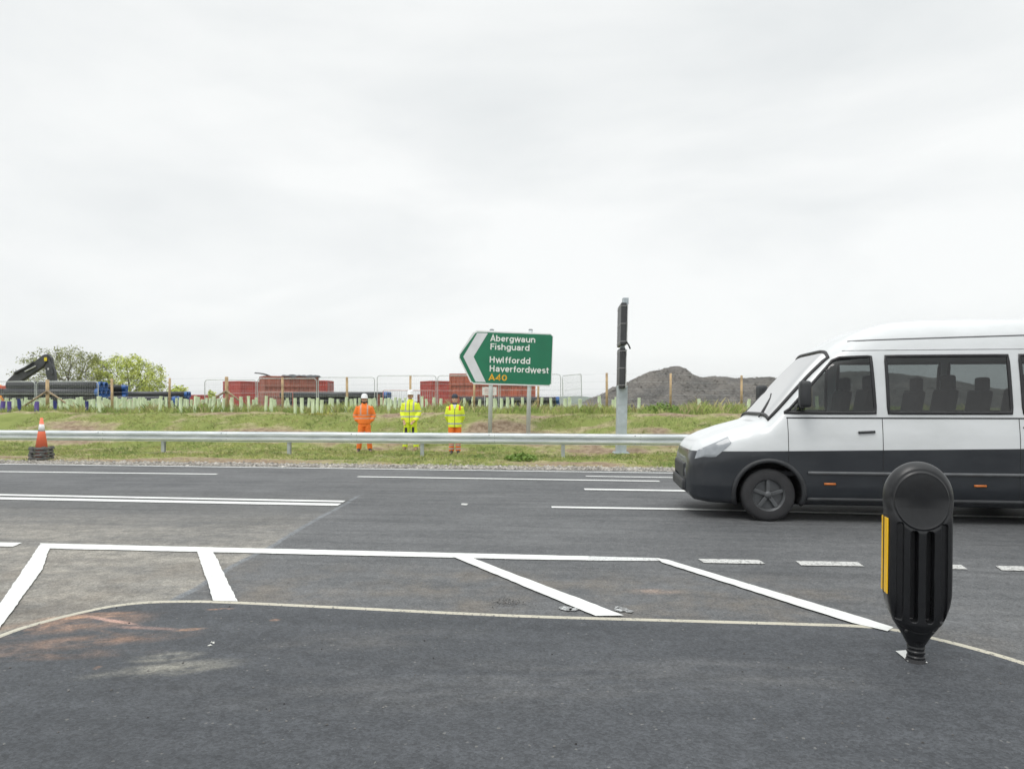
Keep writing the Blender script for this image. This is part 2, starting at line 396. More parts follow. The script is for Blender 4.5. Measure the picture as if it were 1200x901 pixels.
def band(pts, m, th, z=0.008, name='road_marking'):
    """line of px points with near edge offset th metres"""
    P = [Vector(G(*p)) for p in pts]
    return sheet(name, [(p.x, p.y) for p in P] + [(p.x, p.y - th) for p in P[::-1]], z, m, 'structure')
mark([(46.5, 637), (690, 652.2), (690, 657.2), (640, 656.5), (400, 651), (58, 643.2)])
mark([(689, 652.2), (773, 654.4), (773, 657.6), (689, 657.2)], z=0.0065, m= paint('thin_road_paint', (0.66, 0.67, 0.66), 0.36))
mark([(47, 638.4), (58, 642.3), (50, 668), (0, 737), (-6, 744), (-24, 739), (0, 708)], z=0.0115)
mark([(231, 646), (249.5, 646.5), (278.5, 706), (249.5, 705)], z=0.0115)
mark([(529, 652.3), (553, 654.5), (640, 688), (731, 722.5), (698, 723)], z=0.0115)
mark([(769, 655), (782, 656.6), (1000, 721.8), (1047, 736.3), (1040, 741), (998, 731), (776, 660)], z=0.0115)
band([(-900, 532), (0, 543.6), (400, 548.8), (800, 554.3), (1400, 563)], white, 0.13)
band([(-900, 540.5), (0, 552.4), (256, 555.4)], white, 0.15)
band([(420, 558.3), (772, 563.6)], white, 0.15)
band([(686, 557.8), (860, 560.6), (1500, 571)], white, 0.13)
band([(684, 572.7), (900, 576), (1500, 587)], white, 0.20)
band([(646, 593.6), (800, 596), (1040, 602), (1500, 612)], white, 0.15)
band([(-900, 566), (0, 579.2), (405, 587)], white, 0.17)
band([(-900, 570), (0, 582.9), (250, 587.6), (400, 590.3)], white, 0.23)
mark([(-60, 635), (26, 636.5), (15, 641), (-70, 639.8)])
for (a, b, t0, t1) in ((818, 897, 655.5, 660.6), (932, 1013, 657.8, 663.6), (1053, 1134, 661.2, 667), (1167, 1250, 663.6, 669.5)):
    mark([(a, t0), (b - 8, t0 + 1.2), (b, t1 + 0.6), (a + 7, t1 - 0.6)], worn_w)
mark([(541, 590), (549, 590.6), (547, 592.6), (540, 592)], worn_w)
# sprayed survey marks beside the hatching
for (px, py, w, h) in ((663, 713.5, 9, 3), (672, 715, 6, 2), (728, 715, 10, 2.6), (738, 717, 5, 2), (724, 712.5, 4, 1.5)):
    mark([(px + w * math.cos(a) * random.uniform(.7, 1.1), py + h * math.sin(a) * random.uniform(.7, 1.1)) for a in [k * math.pi / 5 for k in range(10)]], paint('spray_paint', (.6, .62, .62), .5))
cb = smooth_pts(cw)
vs_, fs_ = [], []
for i, p in enumerate(cb):
    d = (cb[min(i + 1, len(cb) - 1)] - cb[max(i - 1, 0)]).normalized(); n = Vector((-d.y, d.x, 0))
    for w, z in ((0.026, 0.0), (0.018, 0.009), (-0.018, 0.009), (-0.026, 0.003)): vs_.append((p.x + n.x * w, p.y + n.y * w, z))
    if i:
        k = 4 * i
        for q in range(3): fs_.append((k - 4 + q, k - 3 + q, k + 1 + q, k + q))
props(from_lists('channel_line', vs_, fs_, cream), kind='structure')
mark([(1049.5, 764.3), (1062.5, 763.2), (1068, 776), (1064, 776.5)], z=0.0105)
mark([(1079, 774.5), (1083, 774.5), (1087.5, 778.5), (1080, 777.5)], z=0.0105)
# loose stones and crumbs
def stones(name, n, fn, rmin, rmax, m):
    V, Fc = [], []
    for _ in range(n):
        x, y, z = fn(); r = random.uniform(rmin, rmax); k = len(V)
        a = random.random() * 6.3
        P = [(math.cos(a + i * math.pi / 2) * r * random.uniform(.7, 1.2), math.sin(a + i * math.pi / 2) * r * random.uniform(.7, 1.2), r * random.uniform(0, .3)) for i in range(4)] + [(r * .2, 0, r * random.uniform(.6, 1))]
        V += [(x + p[0], y + p[1], z + p[2]) for p in P]
        Fc += [(k, k + 1, k + 4), (k + 1, k + 2, k + 4), (k + 2, k + 3, k + 4), (k + 3, k, k + 4)]
    return props(from_lists(name, V, Fc, m), kind='stuff')
def gravel_pt():
    x = random.uniform(-20, 16); v = random.triangular(15.75, 16.95, 16.2); return (x, v - .12 * x, max(gz(x, v - .12 * x), 0) )
stone_m = mat('pale_stone', (0.33, 0.31, 0.28), 0.9, 0.3, 3, island=0.5)
stones('gravel', 9000, gravel_pt, 0.015, 0.045, stone_m)
dark_m = mat('dark_crumb', (0.05, 0.05, 0.05), 0.9)
def crumb():
    if random.random() < .5: px, py = random.gauss(595, 12), random.gauss(706, 2.5)
    else: px, py = random.uniform(-50, 1200), random.uniform(650, 880)
    x, y = G(px, py); return (x, y, 0.005)
stones('road_crumbs', 260, crumb, 0.003, 0.009, mat('crumb', (0.12, 0.115, 0.11), 0.9, island=.9))
stones('chalk_chips', 6, lambda: (*[a + random.gauss(0, .035) for a in G(247, 755)], 0.006), 0.006, 0.013, mat('chalk', (0.7, 0.7, 0.66), 0.9))

# ------------------------------------------------------------ grass
def grass(name, n, x0, x1, v0, v1, hmin, hmax, wid, m, lean=0.5, thresh=0.3, hfun=None):
    V, Fc = [], []; tries = 0
    while len(Fc) < n and tries < n * 4:
        tries += 1
        x = random.uniform(x0, x1); v = random.uniform(v0, v1); y = v - .12 * x
        gr = green(x, y)
        if gr < thresh * random.uniform(.6, 1.6): continue
        cx, cy = x, y; hs = random.uniform(.7, 1.2) * (0.6 + .6 * gr) * (hfun(x, y) if hfun else 1)
        for _ in range(6):
            px_, py_ = cx + random.gauss(0, .05), cy + random.gauss(0, .05); z = gz(px_, py_) - 0.01
            h = random.uniform(hmin, hmax) * hs; a = random.random() * math.pi
            w = wid * random.uniform(.6, 1.3); dx, dy = math.cos(a) * w / 2, math.sin(a) * w / 2
            lx, ly = random.gauss(0, lean) * h, random.gauss(0, lean) * h; k = len(V)
            V += [(px_ - dx, py_ - dy, z), (px_ + dx, py_ + dy, z), (px_ + lx * .4 + dx * .6, py_ + ly * .4 + dy * .6, z + h * .6), (px_ + lx, py_ + ly, z + h)]
            Fc.append((k, k + 1, k + 2, k + 3))
    return props(from_lists(name, V, Fc, m), label=None, kind='stuff')
gr1 = mat('short_grass', (0.40, 0.41, 0.14), 0.85, col2=(0.15, 0.22, 0.055), scale=0.9, island=0.4)
gr2 = mat('long_grass', (0.39, 0.43, 0.14), 0.85, col2=(0.20, 0.29, 0.07), scale=0.7, island=0.4)
gr3 = mat('dry_grass', (0.52, 0.46, 0.26), 0.9, col2=(0.34, 0.30, 0.14), scale=0.8, island=0.3)
grass('short_grass', 70000, -19, 14, 16.9, 25.8, 0.03, 0.09, 0.014, gr1, thresh=.45)
grass('dry_grass', 26000, -19, 14, 16.8, 26.0, 0.02, 0.07, 0.016, gr3, lean=1.1, thresh=.12)
hf = lambda x, y: 0.75 + 0.9 * max(0, fbm(x * .5, y * .5, 44) + .15)
grass('long_grass', 42000, -28, 17, 25.7, 31.5, 0.10, 0.30, 0.016, gr2, lean=.35, thresh=.1, hfun=hf)
grass('seeding_grass', 7000, -28, 17, 25.9, 31, 0.2, 0.36, 0.012, gr3, lean=.3, thresh=.1, hfun=hf)
# a few leafy weeds
def weed(x, y, h, r, n, m, name, label):
    y = y - .1 * x if y > 25 else y
    V, Fc = [], []
    for _ in range(n):
        a = random.random() * 6.3; rr = r * random.random() ** .6; z = gz(x, y) + random.random() * h * (1 - (rr / r) * .6)
        c = Vector((x + math.cos(a) * rr, y + math.sin(a) * rr, z)); s = random.uniform(.025, .06)
        u = Vector((random.gauss(0, 1), random.gauss(0, 1), random.gauss(0, .6))).normalized() * s; w = u.cross(Vector((random.gauss(0, 1), random.gauss(0, 1), random.gauss(0, 1))).normalized()) * .6
        k = len(V); V += [c - u, c + w, c + u, c - w]; Fc.append((k, k + 1, k + 2, k + 3))
    return props(from_lists(name, V, Fc, m), label, 'plant')
weed_m = mat('weed_leaf', (0.17, 0.27, 0.05), 0.7, island=.4)
weed(-1.85 + 3.2 - 1.3 + .2, 18.4, .22, .45, 900, weed_m, 'weed', 'leafy green weed clump in the verge right of the worker in the yellow vest')
weed(5.9, 27.4, .5, .7, 1200, weed_m, 'weed', 'bright green weed clump on the bank below the leaning mesh panel')
weed(-19.5, 24.6, .25, .45, 260, mat('weed_yellow', (.42, .38, .05), .7, island=.3), 'weed', 'weed with yellow flowers at the foot of the braced fence post')['kind'] = 'stuff'
weed(-7.2, 25.4, .12, .6, 160, mat('weed_flower', (.40, .38, .09), .7, island=.3), 'weed', 'low yellow flowering weed on the bank left of the orange worker')['kind'] = 'stuff'

# ------------------------------------------------------------ distant hills
hm = mat('far_hill', (0.10, 0.14, 0.10), 0.95, scale=0.01)
V, Fc = [], []; n = 160
for i in range(n):
    x = -2600 + 5200 * i / (n - 1)
    h = 14 + 9 * fbm(x * .0022, 3) + 5 * fbm(x * .01, 8) + 16 * math.exp(-((x - 220) / 260) ** 2)
    for j, (yy, k) in enumerate(((2200, 0), (2450, .7), (2700, 1), (3300, .6))): V.append((x, yy + 60 * fbm(x * .004, j), -4 + h * k))
    if i:
        a = 4 * i
        for j in range(3): Fc.append((a - 4 + j, a + j, a + j + 1, a - 3 + j))
props(from_lists('hills', V, Fc, hm, None, True), kind='structure')

# ------------------------------------------------------------ spoil heap
sm = bpy.data.materials.new('crushed_spoil'); sm.use_nodes = True; g = NT(sm); v = g.n('ShaderNodeTexCoord').outputs['Object']
c = g.mix(g.rng(g.noise(v, .35, 6, .65), .35, .65), (0.075, 0.074, 0.07), (0.18, 0.165, 0.145))
c = g.mix(g.rng(g.noise(v, 5, 6, .8), .3, .7), g.mix(.5, c, (.05, .05, .05)), g.mix(.35, c, (.30, .28, .26)))
g.l(c, g.b.inputs['Base Color']); g.b.inputs['Roughness'].default_value = .95
bp = g.n('ShaderNodeBump'); bp.inputs['Strength'].default_value = 1; bp.inputs['Distance'].default_value = .25; g.l(g.noise(v, 2.5, 8, .7), bp.inputs['Height']); g.l(bp.outputs[0], g.b.inputs['Normal'])
prof = [(676, 475), (690, 467), (705, 461), (722, 453), (738, 446), (750, 440), (762, 434.5), (775, 431), (786, 429.5), (797, 428.8), (803, 431), (810, 437), (818, 441), (828, 441.5), (836, 440), (848, 441), (862, 442.5), (880, 442), (900, 441), (920, 443.5), (945, 440), (975, 436), (1010, 434), (1060, 438), (1120, 446), (1200, 462), (1240, 474)]
def prof_z(X, Y=80):
    px = 600 + X / Y * F
    for (a, b), (c_, d) in zip(prof, prof[1:]):
        if a <= px <= c_: return CAMH - ((b + (d - b) * (px - a) / (c_ - a)) - YH) / F * Y
    return 1.0
V, Fc = [], []; nxh, nyh = 230, 44
for j in range(nyh):
    t = j / (nyh - 1) * 2 - 1; Y = 80 + t * 10
    for i in range(nxh):
        X = 7 + i / (nxh - 1) * 58; h = prof_z(X) - 1.0
        zz = 0.95 + h * max(0, 1 - abs(t) ** 1.25) + (0.42 * fbm(X * .55, Y * .55, 2) + .22 * fbm(X * 1.8, Y * 1.8, 7)) * min(1, h * .5) * (1 if abs(t) > .12 else .35)
        V.append((X, Y, zz))
for j in range(nyh - 1):
    for i in range(nxh - 1): a = j * nxh + i; Fc.append((a, a + 1, a + nxh + 1, a + nxh))
props(from_lists('spoil_heap', V, Fc, sm, None, True), 'long dark grey mound of crushed stone behind the fence on the right', 'mound')

def mound_pt():
    X = random.uniform(9, 60); t = random.uniform(-.98, .05); h = prof_z(X) - 1
    return (X, 80 + t * 10, .93 + h * max(0, 1 - abs(t) ** 1.25))
stones('mound_rubble', 5000, mound_pt, .04, .13, mat('rubble', (.13, .122, .11), .95, .3, 1, island=.5))
# ------------------------------------------------------------ trees
def tree(name, label, base, crown_c, crown_r, nattr, leafn, leafs, leaf_m, bark, seed, fill=1.0):
    rnd = random.Random(seed); bx, by, bz = base
    root = thing(name, label, 'tree', base, group='oaks beyond the yard')
    A = []
    while len(A) < nattr:
        p = np.array([rnd.uniform(-1, 1), rnd.uniform(-1, 1), rnd.uniform(-.55, 1)])
        d = np.linalg.norm(p * np.array([1, 1, 1]))
        if d < 1 and d > 0.35 * rnd.random():
            q = Vector(p) * 2.2
            if fbm(q.x + seed, q.y, q.z, 2) < -0.12 / fill: continue
            A.append(p * np.array(crown_r) + np.array(crown_c) - np.array(base))
    A = np.array(A); nodes = [np.array([0, 0, 0.0])]; par = [-1]
    hz = (crown_c[2] - bz) * .28; k = 0
    while nodes[-1][2] < hz: nodes.append(nodes[-1] + np.array([rnd.gauss(0, .04), rnd.gauss(0, .04), .4])); par.append(len(nodes) - 2)
    alive = np.ones(len(A), bool); step = .42
    for it in range(90):
        N = np.array(nodes); al = A[alive]
        if not len(al): break
        D = np.linalg.norm(al[:, None, :] - N[None], axis=2); ni = D.argmin(1); md = D[np.arange(len(al)), ni]
        new = {}
        for a, i in zip(al, ni): new.setdefault(i, []).append(a)
        added = 0
        for i, lst in new.items():
            d = sum((a - N[i]) / (np.linalg.norm(a - N[i]) + 1e-6) for a in lst); nn = np.linalg.norm(d)
            if nn < .05: continue
            p = N[i] + d / nn * step + np.array([rnd.gauss(0, .05) for _ in range(3)])
            if len(nodes) < 5200: nodes.append(p); par.append(int(i)); added += 1
        idx = np.where(alive)[0]; N2 = np.array(nodes[-added:]) if added else None
        if N2 is not None:
            D2 = np.linalg.norm(al[:, None, :] - N2[None], axis=2).min(1); alive[idx[D2 < .62]] = False
        if not added: break
    n = len(nodes); cnt = [0.0] * n
    ch = [0] * n
    for i in range(n - 1, 0, -1):
        if ch[i] == 0: cnt[i] = 1
        cnt[par[i]] += cnt[i]; ch[par[i]] += 1
    rad = [0.017 * (c ** 0.5) for c in cnt]
    V, Fc = [], []
    for i in range(1, n):
        a, b = Vector(nodes[par[i]]), Vector(nodes[i]); d = (b - a).normalized(); u = d.orthogonal().normalized(); w = d.cross(u)
        ra, rb = max(rad[i], .014) * 1.08, max(rad[i], .012); k = len(V)
        for p, r in ((a, ra), (b, rb)):
            for q in range(4): t = q * math.pi / 2; V.append(p + (u * math.cos(t) + w * math.sin(t)) * r)
        for q in range(4): Fc.append((k + q, k + (q + 1) % 4, k + 4 + (q + 1) % 4, k + 4 + q))
    from_lists('trunk', V, Fc, bark, root)
    tips = [i for i in range(n) if ch[i] == 0] ; thin = [i for i in range(n) if cnt[i] < 3]
    V, Fc = [], []
    for _ in range(leafn):
        i = rnd.choice(thin); c = Vector(nodes[i]) + Vector((rnd.gauss(0, .28), rnd.gauss(0, .28), rnd.gauss(0, .2)))
        s = leafs * rnd.uniform(.5, 1.3)
        u = Vector((rnd.gauss(0, 1), rnd.gauss(0, 1), rnd.gauss(0, .7))).normalized() * s; w = u.cross(Vector((rnd.gauss(0, 1), rnd.gauss(0, 1), rnd.gauss(0, 1))).normalized()) * .8
        k = len(V); V += [c - u, c + w, c + u, c - w]; Fc.append((k, k + 1, k + 2, k + 3))
    from_lists('crown', V, Fc, leaf_m, root)
    return root
bark = mat('bark', (0.17, 0.155, 0.13), .9, .25, 3)
lf1 = mat('young_olive_leaf', (0.33, 0.35, 0.11), .7, col2=(.22, .25, .08), scale=.6, island=.4)
lf2 = mat('young_green_leaf', (0.60, 0.64, 0.15), .7, col2=(.42, .50, .11), scale=.5, island=.4)
tree('oak_tree', 'wide thin-leaved tree with bare branches showing behind the excavator arm', W(88, 478, 90), W(74, 441, 90), (6.4, 4, 4.0), 1900, 12500, .095, lf1, bark, 3, .9)
tree('oak_tree', 'fuller yellow green tree right of the thin-leaved one, above the blue-ended pipes', W(152, 478, 92), W(149, 446, 92), (5.2, 4, 3.5), 1300, 12000, .11, lf2, bark, 11, .8)
def shrub(px, py, Y, r, label):
    c = W(px, py, Y); root = thing('shrub', label, 'shrub', (c.x, Y, 1.0)); V, Fc = [], []
    for _ in range(500):
        p = Vector((random.gauss(0, r * .5), random.gauss(0, r * .5), abs(random.gauss(0, r * .5)) + (c.z - 1.0) * random.random() ** .6)); s = .1
        u = Vector((random.gauss(0, 1), random.gauss(0, 1), random.gauss(0, 1))).normalized() * s; w = u.orthogonal()
        k = len(V); V += [p - u, p + w, p + u, p - w]; Fc.append((k, k + 1, k + 2, k + 3))
    from_lists('foliage', V, Fc, lf2, root)
    bm = BM(); tube(bm, [(0, 0, 0), (.05, 0, .5), (0, .05, c.z - 1)], [.05, .03, .01], 6); obj('stem', bm, bark, root)
shrub(208, 459, 70, .8, 'small green shrub showing over the dark pipes left of the red containers')
shrub(172, 457, 100, 2.0, 'low green bush behind the blue-ended pipes right of the fuller tree')
shrub(248, 461, 60, .2, 'thin sapling behind the mesh panel left of the braced fence post')

# ------------------------------------------------------------ yard: pipes
black_p = mat('black_pipe', (0.035, 0.037, 0.042), .45, .2, 2)
blue_p = mat('blue_pipe_end', (0.02, 0.10, 0.33), .5, .2, 3)
def make_pipe(r, Ln, nm='pipe'):
    t = thing('pipe', 'x', 'pipe'); bm = BM(); n = 20
    rings = []
    for x, rr in ((0, r), (-Ln, r), (-Ln, r * .9), (0, r * .9)):
        rings.append([bm.verts.new((x, math.cos(2 * math.pi * k / n) * rr, math.sin(2 * math.pi * k / n) * rr)) for k in range(n)])
    for a in range(4):
        A_, B_ = rings[a], rings[(a + 1) % 4]
        for k in range(n): bm.faces.new((A_[k], A_[(k + 1) % n], B_[(k + 1) % n], B_[k]))
    bmesh.ops.recalc_face_normals(bm, faces=bm.faces[:]); obj('barrel', bm, black_p, t, True)
    bm = BM(); rings = []
    for x, rr in ((-.16, r * 1.045), (.05, r * 1.045), (.05, r * .74), (-.16, r * .74)):
        rings.append([bm.verts.new((x, math.cos(2 * math.pi * k / n) * rr, math.sin(2 * math.pi * k / n) * rr)) for k in range(n)])
    for a in range(4):
        A_, B_ = rings[a], rings[(a + 1) % 4]
        for k in range(n): bm.faces.new((A_[k], A_[(k + 1) % n], B_[(k + 1) % n], B_[k]))
    bmesh.ops.recalc_face_normals(bm, faces=bm.faces[:]); obj('end_collar', bm, blue_p, t)
    return t
def stack(x, y, z, yaw, r, rows, cols, Ln, where, grp):
    proto = None; base_off = random.random
    for j in range(rows):
        for i in range(cols - (j % 2)):
            t = make_pipe(r, Ln) if proto is None else copy_tree(proto)
            proto = proto or t
            p = Vector((random.uniform(-.04, .04), (i + .5 * (j % 2)) * r * 2.1, r + j * r * 1.84)); p.rotate(Matrix.Rotation(yaw, 3, 'Z'))
            t.location = Vector((x, y, z)) + p; t.rotation_euler = (0, 0, yaw)
            row = 'bottom row' if j == 0 else ('top row' if j == rows - 1 else 'middle rows')
            pos = 'nearest' if i == 0 else 'farther back'
            props(t, f'black pipe, blue end, {pos}, {row} of {where}', 'pipe', grp)
GZ = 1.06
stack(W(116, 470, 45).x, 45, GZ, R(2), .25, 4, 3, 6.0, 'tall stack by the excavator', 'pipes in the tall left stack')
stack(W(146, 470, 49).x, 49, GZ, R(24), .19, 5, 6, 6.0, 'stack of many ends under the trees', 'pipes in the stack of many blue ends')
stack(W(204, 470, 47).x, 47, GZ - .1, R(4), .27, 2, 3, 6.0, 'low stack right of the trees', 'pipes in the low stack right of the trees')
stack(W(219, 470, 56).x, 56, GZ, R(8), .25, 3, 2, 6.0, 'small stack left of the red containers', 'pipes in the small stack')
stack(W(453, 470, 44).x, 44, GZ, R(-4), .21, 3, 3, 7.0, 'stack behind the orange worker', 'pipes behind the orange worker')
stack(W(655, 470, 43).x, 43, GZ - .1, R(0), .17, 3, 3, 6.2, 'stack before the large container', 'pipes under the large container')

# ------------------------------------------------------------ yard: containers
rail_c = (.36, .12, .08)
def cont_mat(name, c, c2): return mat(name, c, .65, col2=c2, scale=1.1, detail=8)
def container(label, loc, yaw, Ln, Wd, H, m, name='shipping_container', rib=.28):
    t = thing(name, label, 'container', loc, (0, 0, yaw))
    bm = BM()
    def wall(p0, p1, out):
        d = Vector(p1) - Vector(p0); n = int(d.length / rib); pts = []
        for i in range(n):
            for f_, o_ in ((0, 0), (.35, 0), (.5, .045), (.85, .045)): pts.append(Vector(p0) + d * ((i + f_) / n) - Vector(out) * o_)
        pts.append(Vector(p1))
        lo = [bm.verts.new((p.x, p.y, .12)) for p in pts]; hi = [bm.verts.new((p.x, p.y, H - .08)) for p in pts]
        for i in range(len(pts) - 1): bm.faces.new((lo[i], lo[i + 1], hi[i + 1], hi[i]))
    a = .03; X, Y = Ln / 2 - a, Wd / 2 - a
    wall((-X, -Y, 0), (X, -Y, 0), (0, -1, 0)); wall((X, Y, 0), (-X, Y, 0), (0, 1, 0)); wall((-X, Y, 0), (-X, -Y, 0), (-1, 0, 0))
    obj('side_wall', bm, m, t)
    bm = BM()
    for sx_ in (-1, 1):
        for sy_ in (-1, 1): box(bm, (sx_ * (Ln / 2 - .05), sy_ * (Wd / 2 - .05), H / 2), (.12, .12, H))
    for z in (.07, H - .05):
        for sy_ in (-1, 1): box(bm, (0, sy_ * (Wd / 2 - .045), z), (Ln - .22, .09, .12))
        for sx_ in (-1, 1): box(bm, (sx_ * (Ln / 2 - .045), 0, z), (.09, Wd - .22, .12))
    obj('frame', bm, m, t)
    bm = BM(); box(bm, (0, 0, H - .06), (Ln - .2, Wd - .2, .05)); obj('roof', bm, m, t)
    if H > 2.61:
        bm = BM()
        for z in (H * .36, H * .66):
            for sy_ in (-1, 1): box(bm, (0, sy_ * (Wd / 2 - .02), z), (Ln - .22, .05, .07))
        obj('side_rail', bm, mat('dull_rail', tuple(q * .55 for q in rail_c), .7), t)
        bm = BM()
        for k in range(1, 6): box(bm, (-Ln / 2 + Ln * k / 6, -(Wd / 2 - .022), H / 2), (.06, .05, H - .2))
        obj('side_post', bm, m, t)
    for s in (-1, 1):
        bm = BM(); box(bm, (Ln / 2 - .06, s * (Wd / 4 - .01), H / 2), (.05, Wd / 2 - .12, H - .28), bevel=.01); d = obj('door', bm, m, t)
        bm = BM()
        for k in (.25, .75): box(bm, (Ln / 2 - .0, s * (Wd / 2 - .12) * k, H / 2), (.035, .035, H - .3))
        obj('lock_bar', bm, steel, d)
    return t
steel = mat('galvanised_steel', (0.50, 0.53, 0.55), .42, .14, 6, metal=.55)
red_c = cont_mat('red_container_paint', (0.50, 0.085, 0.07), (0.38, .07, .06))
brn_c = cont_mat('rust_red_container_paint', (0.42, 0.14, 0.10), (0.31, .12, .095))
org_c = cont_mat('orange_red_container_paint', (0.50, 0.14, 0.085), (0.37, .11, .075))
def at_px(px, Y): return ((px - 600) / F * Y)
container('bright red container left of the larger brownish one, seen past the braced post', (at_px(286, 68), 68, GZ), R(62), 3.0, 2.4, 2.6, red_c)
container('rusty brown red container behind the pipes with dark sheeting on top', (at_px(334, 55), 56, GZ), R(28), 4.3, 2.4, 2.62, brn_c, rib=.34)
container('dull red container joined behind the brown one at its right end', (at_px(371, 60), 61, GZ), R(0), 1.9, 2.2, 2.45, red_c)
container('low red container roof showing far left of the braced post', (at_px(234, 80), 80, GZ - .3), R(0), 3.6, 2.4, 1.7, red_c)
container('red container left of the large orange red one behind the yellow worker', (at_px(509, 66), 67, GZ), R(35), 2.2, 2.2, 2.6, red_c)
container('large orange red shipping container behind the green direction sign', (at_px(577, 50), 51.2, GZ), 0, 6.3, 2.4, 2.62, org_c)
# sheeting and curved arm on top of the brown container
bm = BM(); tp = W(344, 441.5, 55)
r0 = bmesh.ops.create_grid(bm, x_segments=26, y_segments=10, size=1)
for q in r0['verts']: q.co = Vector((q.co.x * 1.6, q.co.y * .9, .10 + .10 * fbm(q.co.x * 3, q.co.y * 3, 4) - .14 * max(abs(q.co.x), abs(q.co.y)) ** 6))
sh = obj('tarpaulin', bm, mat('dark_tarpaulin', (.06, .065, .07), .5), None, True)
sh.location = (tp.x + .3, 56, GZ + 2.64); sh.rotation_euler = (0, 0, R(28)); props(sh, 'dark rumpled tarpaulin lying on the roof of the brown container', 'tarpaulin')
bm = BM(); tube(bm, [W(298.5, 437, 57), W(303, 437.3, 57), W(308, 438, 57), W(313, 439.4, 57), W(318, 441.8, 57), W(322, 446, 57), W(323, 476, 57)], [.05, .05, .06, .07, .08, .08, .1], 8)
props(obj('lamp_arm', bm, mat('dark_steel', (.07, .075, .08), .5)), 'dark bent pole arm curving out above the brown container', 'pole')

# notice board in the yard
t = thing('notice_board', 'white notice board with red lines standing in front of the large container', 'sign', (at_px(573.5, 42.5), 42.5, GZ))
a = W(565.5, 453.5, 42.5); b = W(582.5, 463, 42.5); mid = (a + b) / 2; mid.x = 0; mid.y = 0
bm = BM(); box(bm, (0, 0, mid.z - GZ), (b.x - a.x, .03, a.z - b.z), bevel=.004); obj('board', bm, mat('white_board', (.72, .70, .70), .5), t)
bm = BM(); box(bm, (-.3, .03, (b.z - GZ) / 2 + .1), (.05, .05, b.z - GZ + .2)); obj('post', bm, steel, t)
bm = BM(); box(bm, (.3, .03, (b.z - GZ) / 2 + .1), (.05, .05, b.z - GZ + .2)); obj('post', bm, steel, t)
bm = BM()
for k in range(3): box(bm, (0, -.018, mid.z - GZ + .12 - k * .11), (.62, .006, .035))
obj('printed_lines', bm, mat('faded_red', (.6, .3, .3), .6), t)

# ------------------------------------------------------------ excavator
dk = mat('dark_grey_machine_paint', (.055, .058, .062), .5, .2, 3); orp = mat('orange_machine_paint', (.80, .30, .03), .5); rdp = mat('red_machine_paint', (.6, .09, .04), .5); ylp = mat('yellow_decal', (.75, .6, .03), .5); rub = mat('black_rubber', (.03, .03, .032), .85)
EY = 56
ex = thing('excavator', 'excavator with raised dark grey arm and orange body at the left edge', 'excavator', (at_px(-30, EY), EY, GZ))
def E(zx, zy, dy=0): p = W(zx / 11.26, 400 + zy / 11.26, EY); return Vector((p.x - ex.location.x, dy, p.z - GZ))
bm = BM(); prism(bm, [E(x, y, -.22) for x, y in ((95, 560), (120, 515), (185, 450), (262, 383), (330, 372), (470, 275), (590, 178), (645, 182), (655, 240), (600, 322), (430, 436), (280, 535), (250, 590))], (0, .44, 0)); bmesh.ops.bevel(bm, geom=bm.edges[:], offset=.03, segments=1, affect='EDGES'); obj('boom', bm, dk, ex)
bm = BM(); prism(bm, [E(x, y, -.15) for x, y in ((592, 172), (640, 168), (690, 215), (700, 300), (735, 400), (745, 540), (735, 640), (690, 640), (650, 545), (618, 420), (600, 300))], (0, .3, 0)); bmesh.ops.bevel(bm, geom=bm.edges[:], offset=.02, segments=1, affect='EDGES'); stk = obj('stick', bm, dk, ex)
bm = BM(); tube(bm, [E(365, 400, -.3), E(510, 328, -.3)], .055, 8); obj('ram_rod', bm, mat('chrome_rod', (.7, .7, .7), .25, metal=.9), ex)
bm = BM(); tube(bm, [E(230, 420, -.3), E(300, 385, -.3), E(365, 352, -.3), E(480, 272, -.3)], [.10, .10, .09, .05], 10); obj('ram', bm, dk, ex)
bm = BM(); tube(bm, [E(665, 235, -.22), E(700, 330, -.22), E(715, 430, -.22)], [.07, .08, .08], 10); obj('ram', bm, dk, ex)
bm = BM(); box(bm, E(628, 238, -.245), (.23, .02, .30), bevel=.006); obj('badge', bm, ylp, ex)
bm = BM(); box(bm, E(655, 365, -.17), (.12, .02, .16)); obj('badge', bm, mat('pale_decal', (.6, .6, .6), .5), ex)
bm = BM()   # bucket, hidden behind the pipes
prism(bm, [E(x, y, -.5) for x, y in ((690, 630), (770, 640), (790, 740), (720, 800), (640, 770), (640, 720), (700, 740), (730, 700))], (0, 1.0, 0)); obj('bucket', bm, dk, ex)
bm = BM(); box(bm, (-.35, .3, 1.55), (3.3, 2.3, .95), bevel=.18); box(bm, E(60, 735, -1.0) + Vector((-.1, 0, -.35)), (1.45, .7, 1.0), bevel=.28); obj('engine_cover', bm, orp, ex, True)
bm = BM(); box(bm, (.9, -.6, 2.38), (1.9, .9, .22), bevel=.06); box(bm, E(95, 612, -.5), (.7, .5, .3), bevel=.05); obj('walkway_panel', bm, rdp, ex)
bm = BM(); box(bm, E(35, 640, -1.05), (1.0, .12, .13), bevel=.02); obj('stripe_panel', bm, ylp, ex)
bm = BM(); box(bm, (-.1, .75, 2.55), (1.5, 1.0, 1.3), bevel=.1); cabb = obj('cab', bm, dk, ex)
bm = BM(); box(bm, (-.1, .22, 2.65), (1.1, .03, .8)); obj('window', bm, mat('dark_glass', (.03, .035, .04), .08), cabb)
bm = BM(); box(bm, E(100, 700, -.6), (.75, .9, .9), bevel=.08); obj('boom_foot', bm, dk, ex)
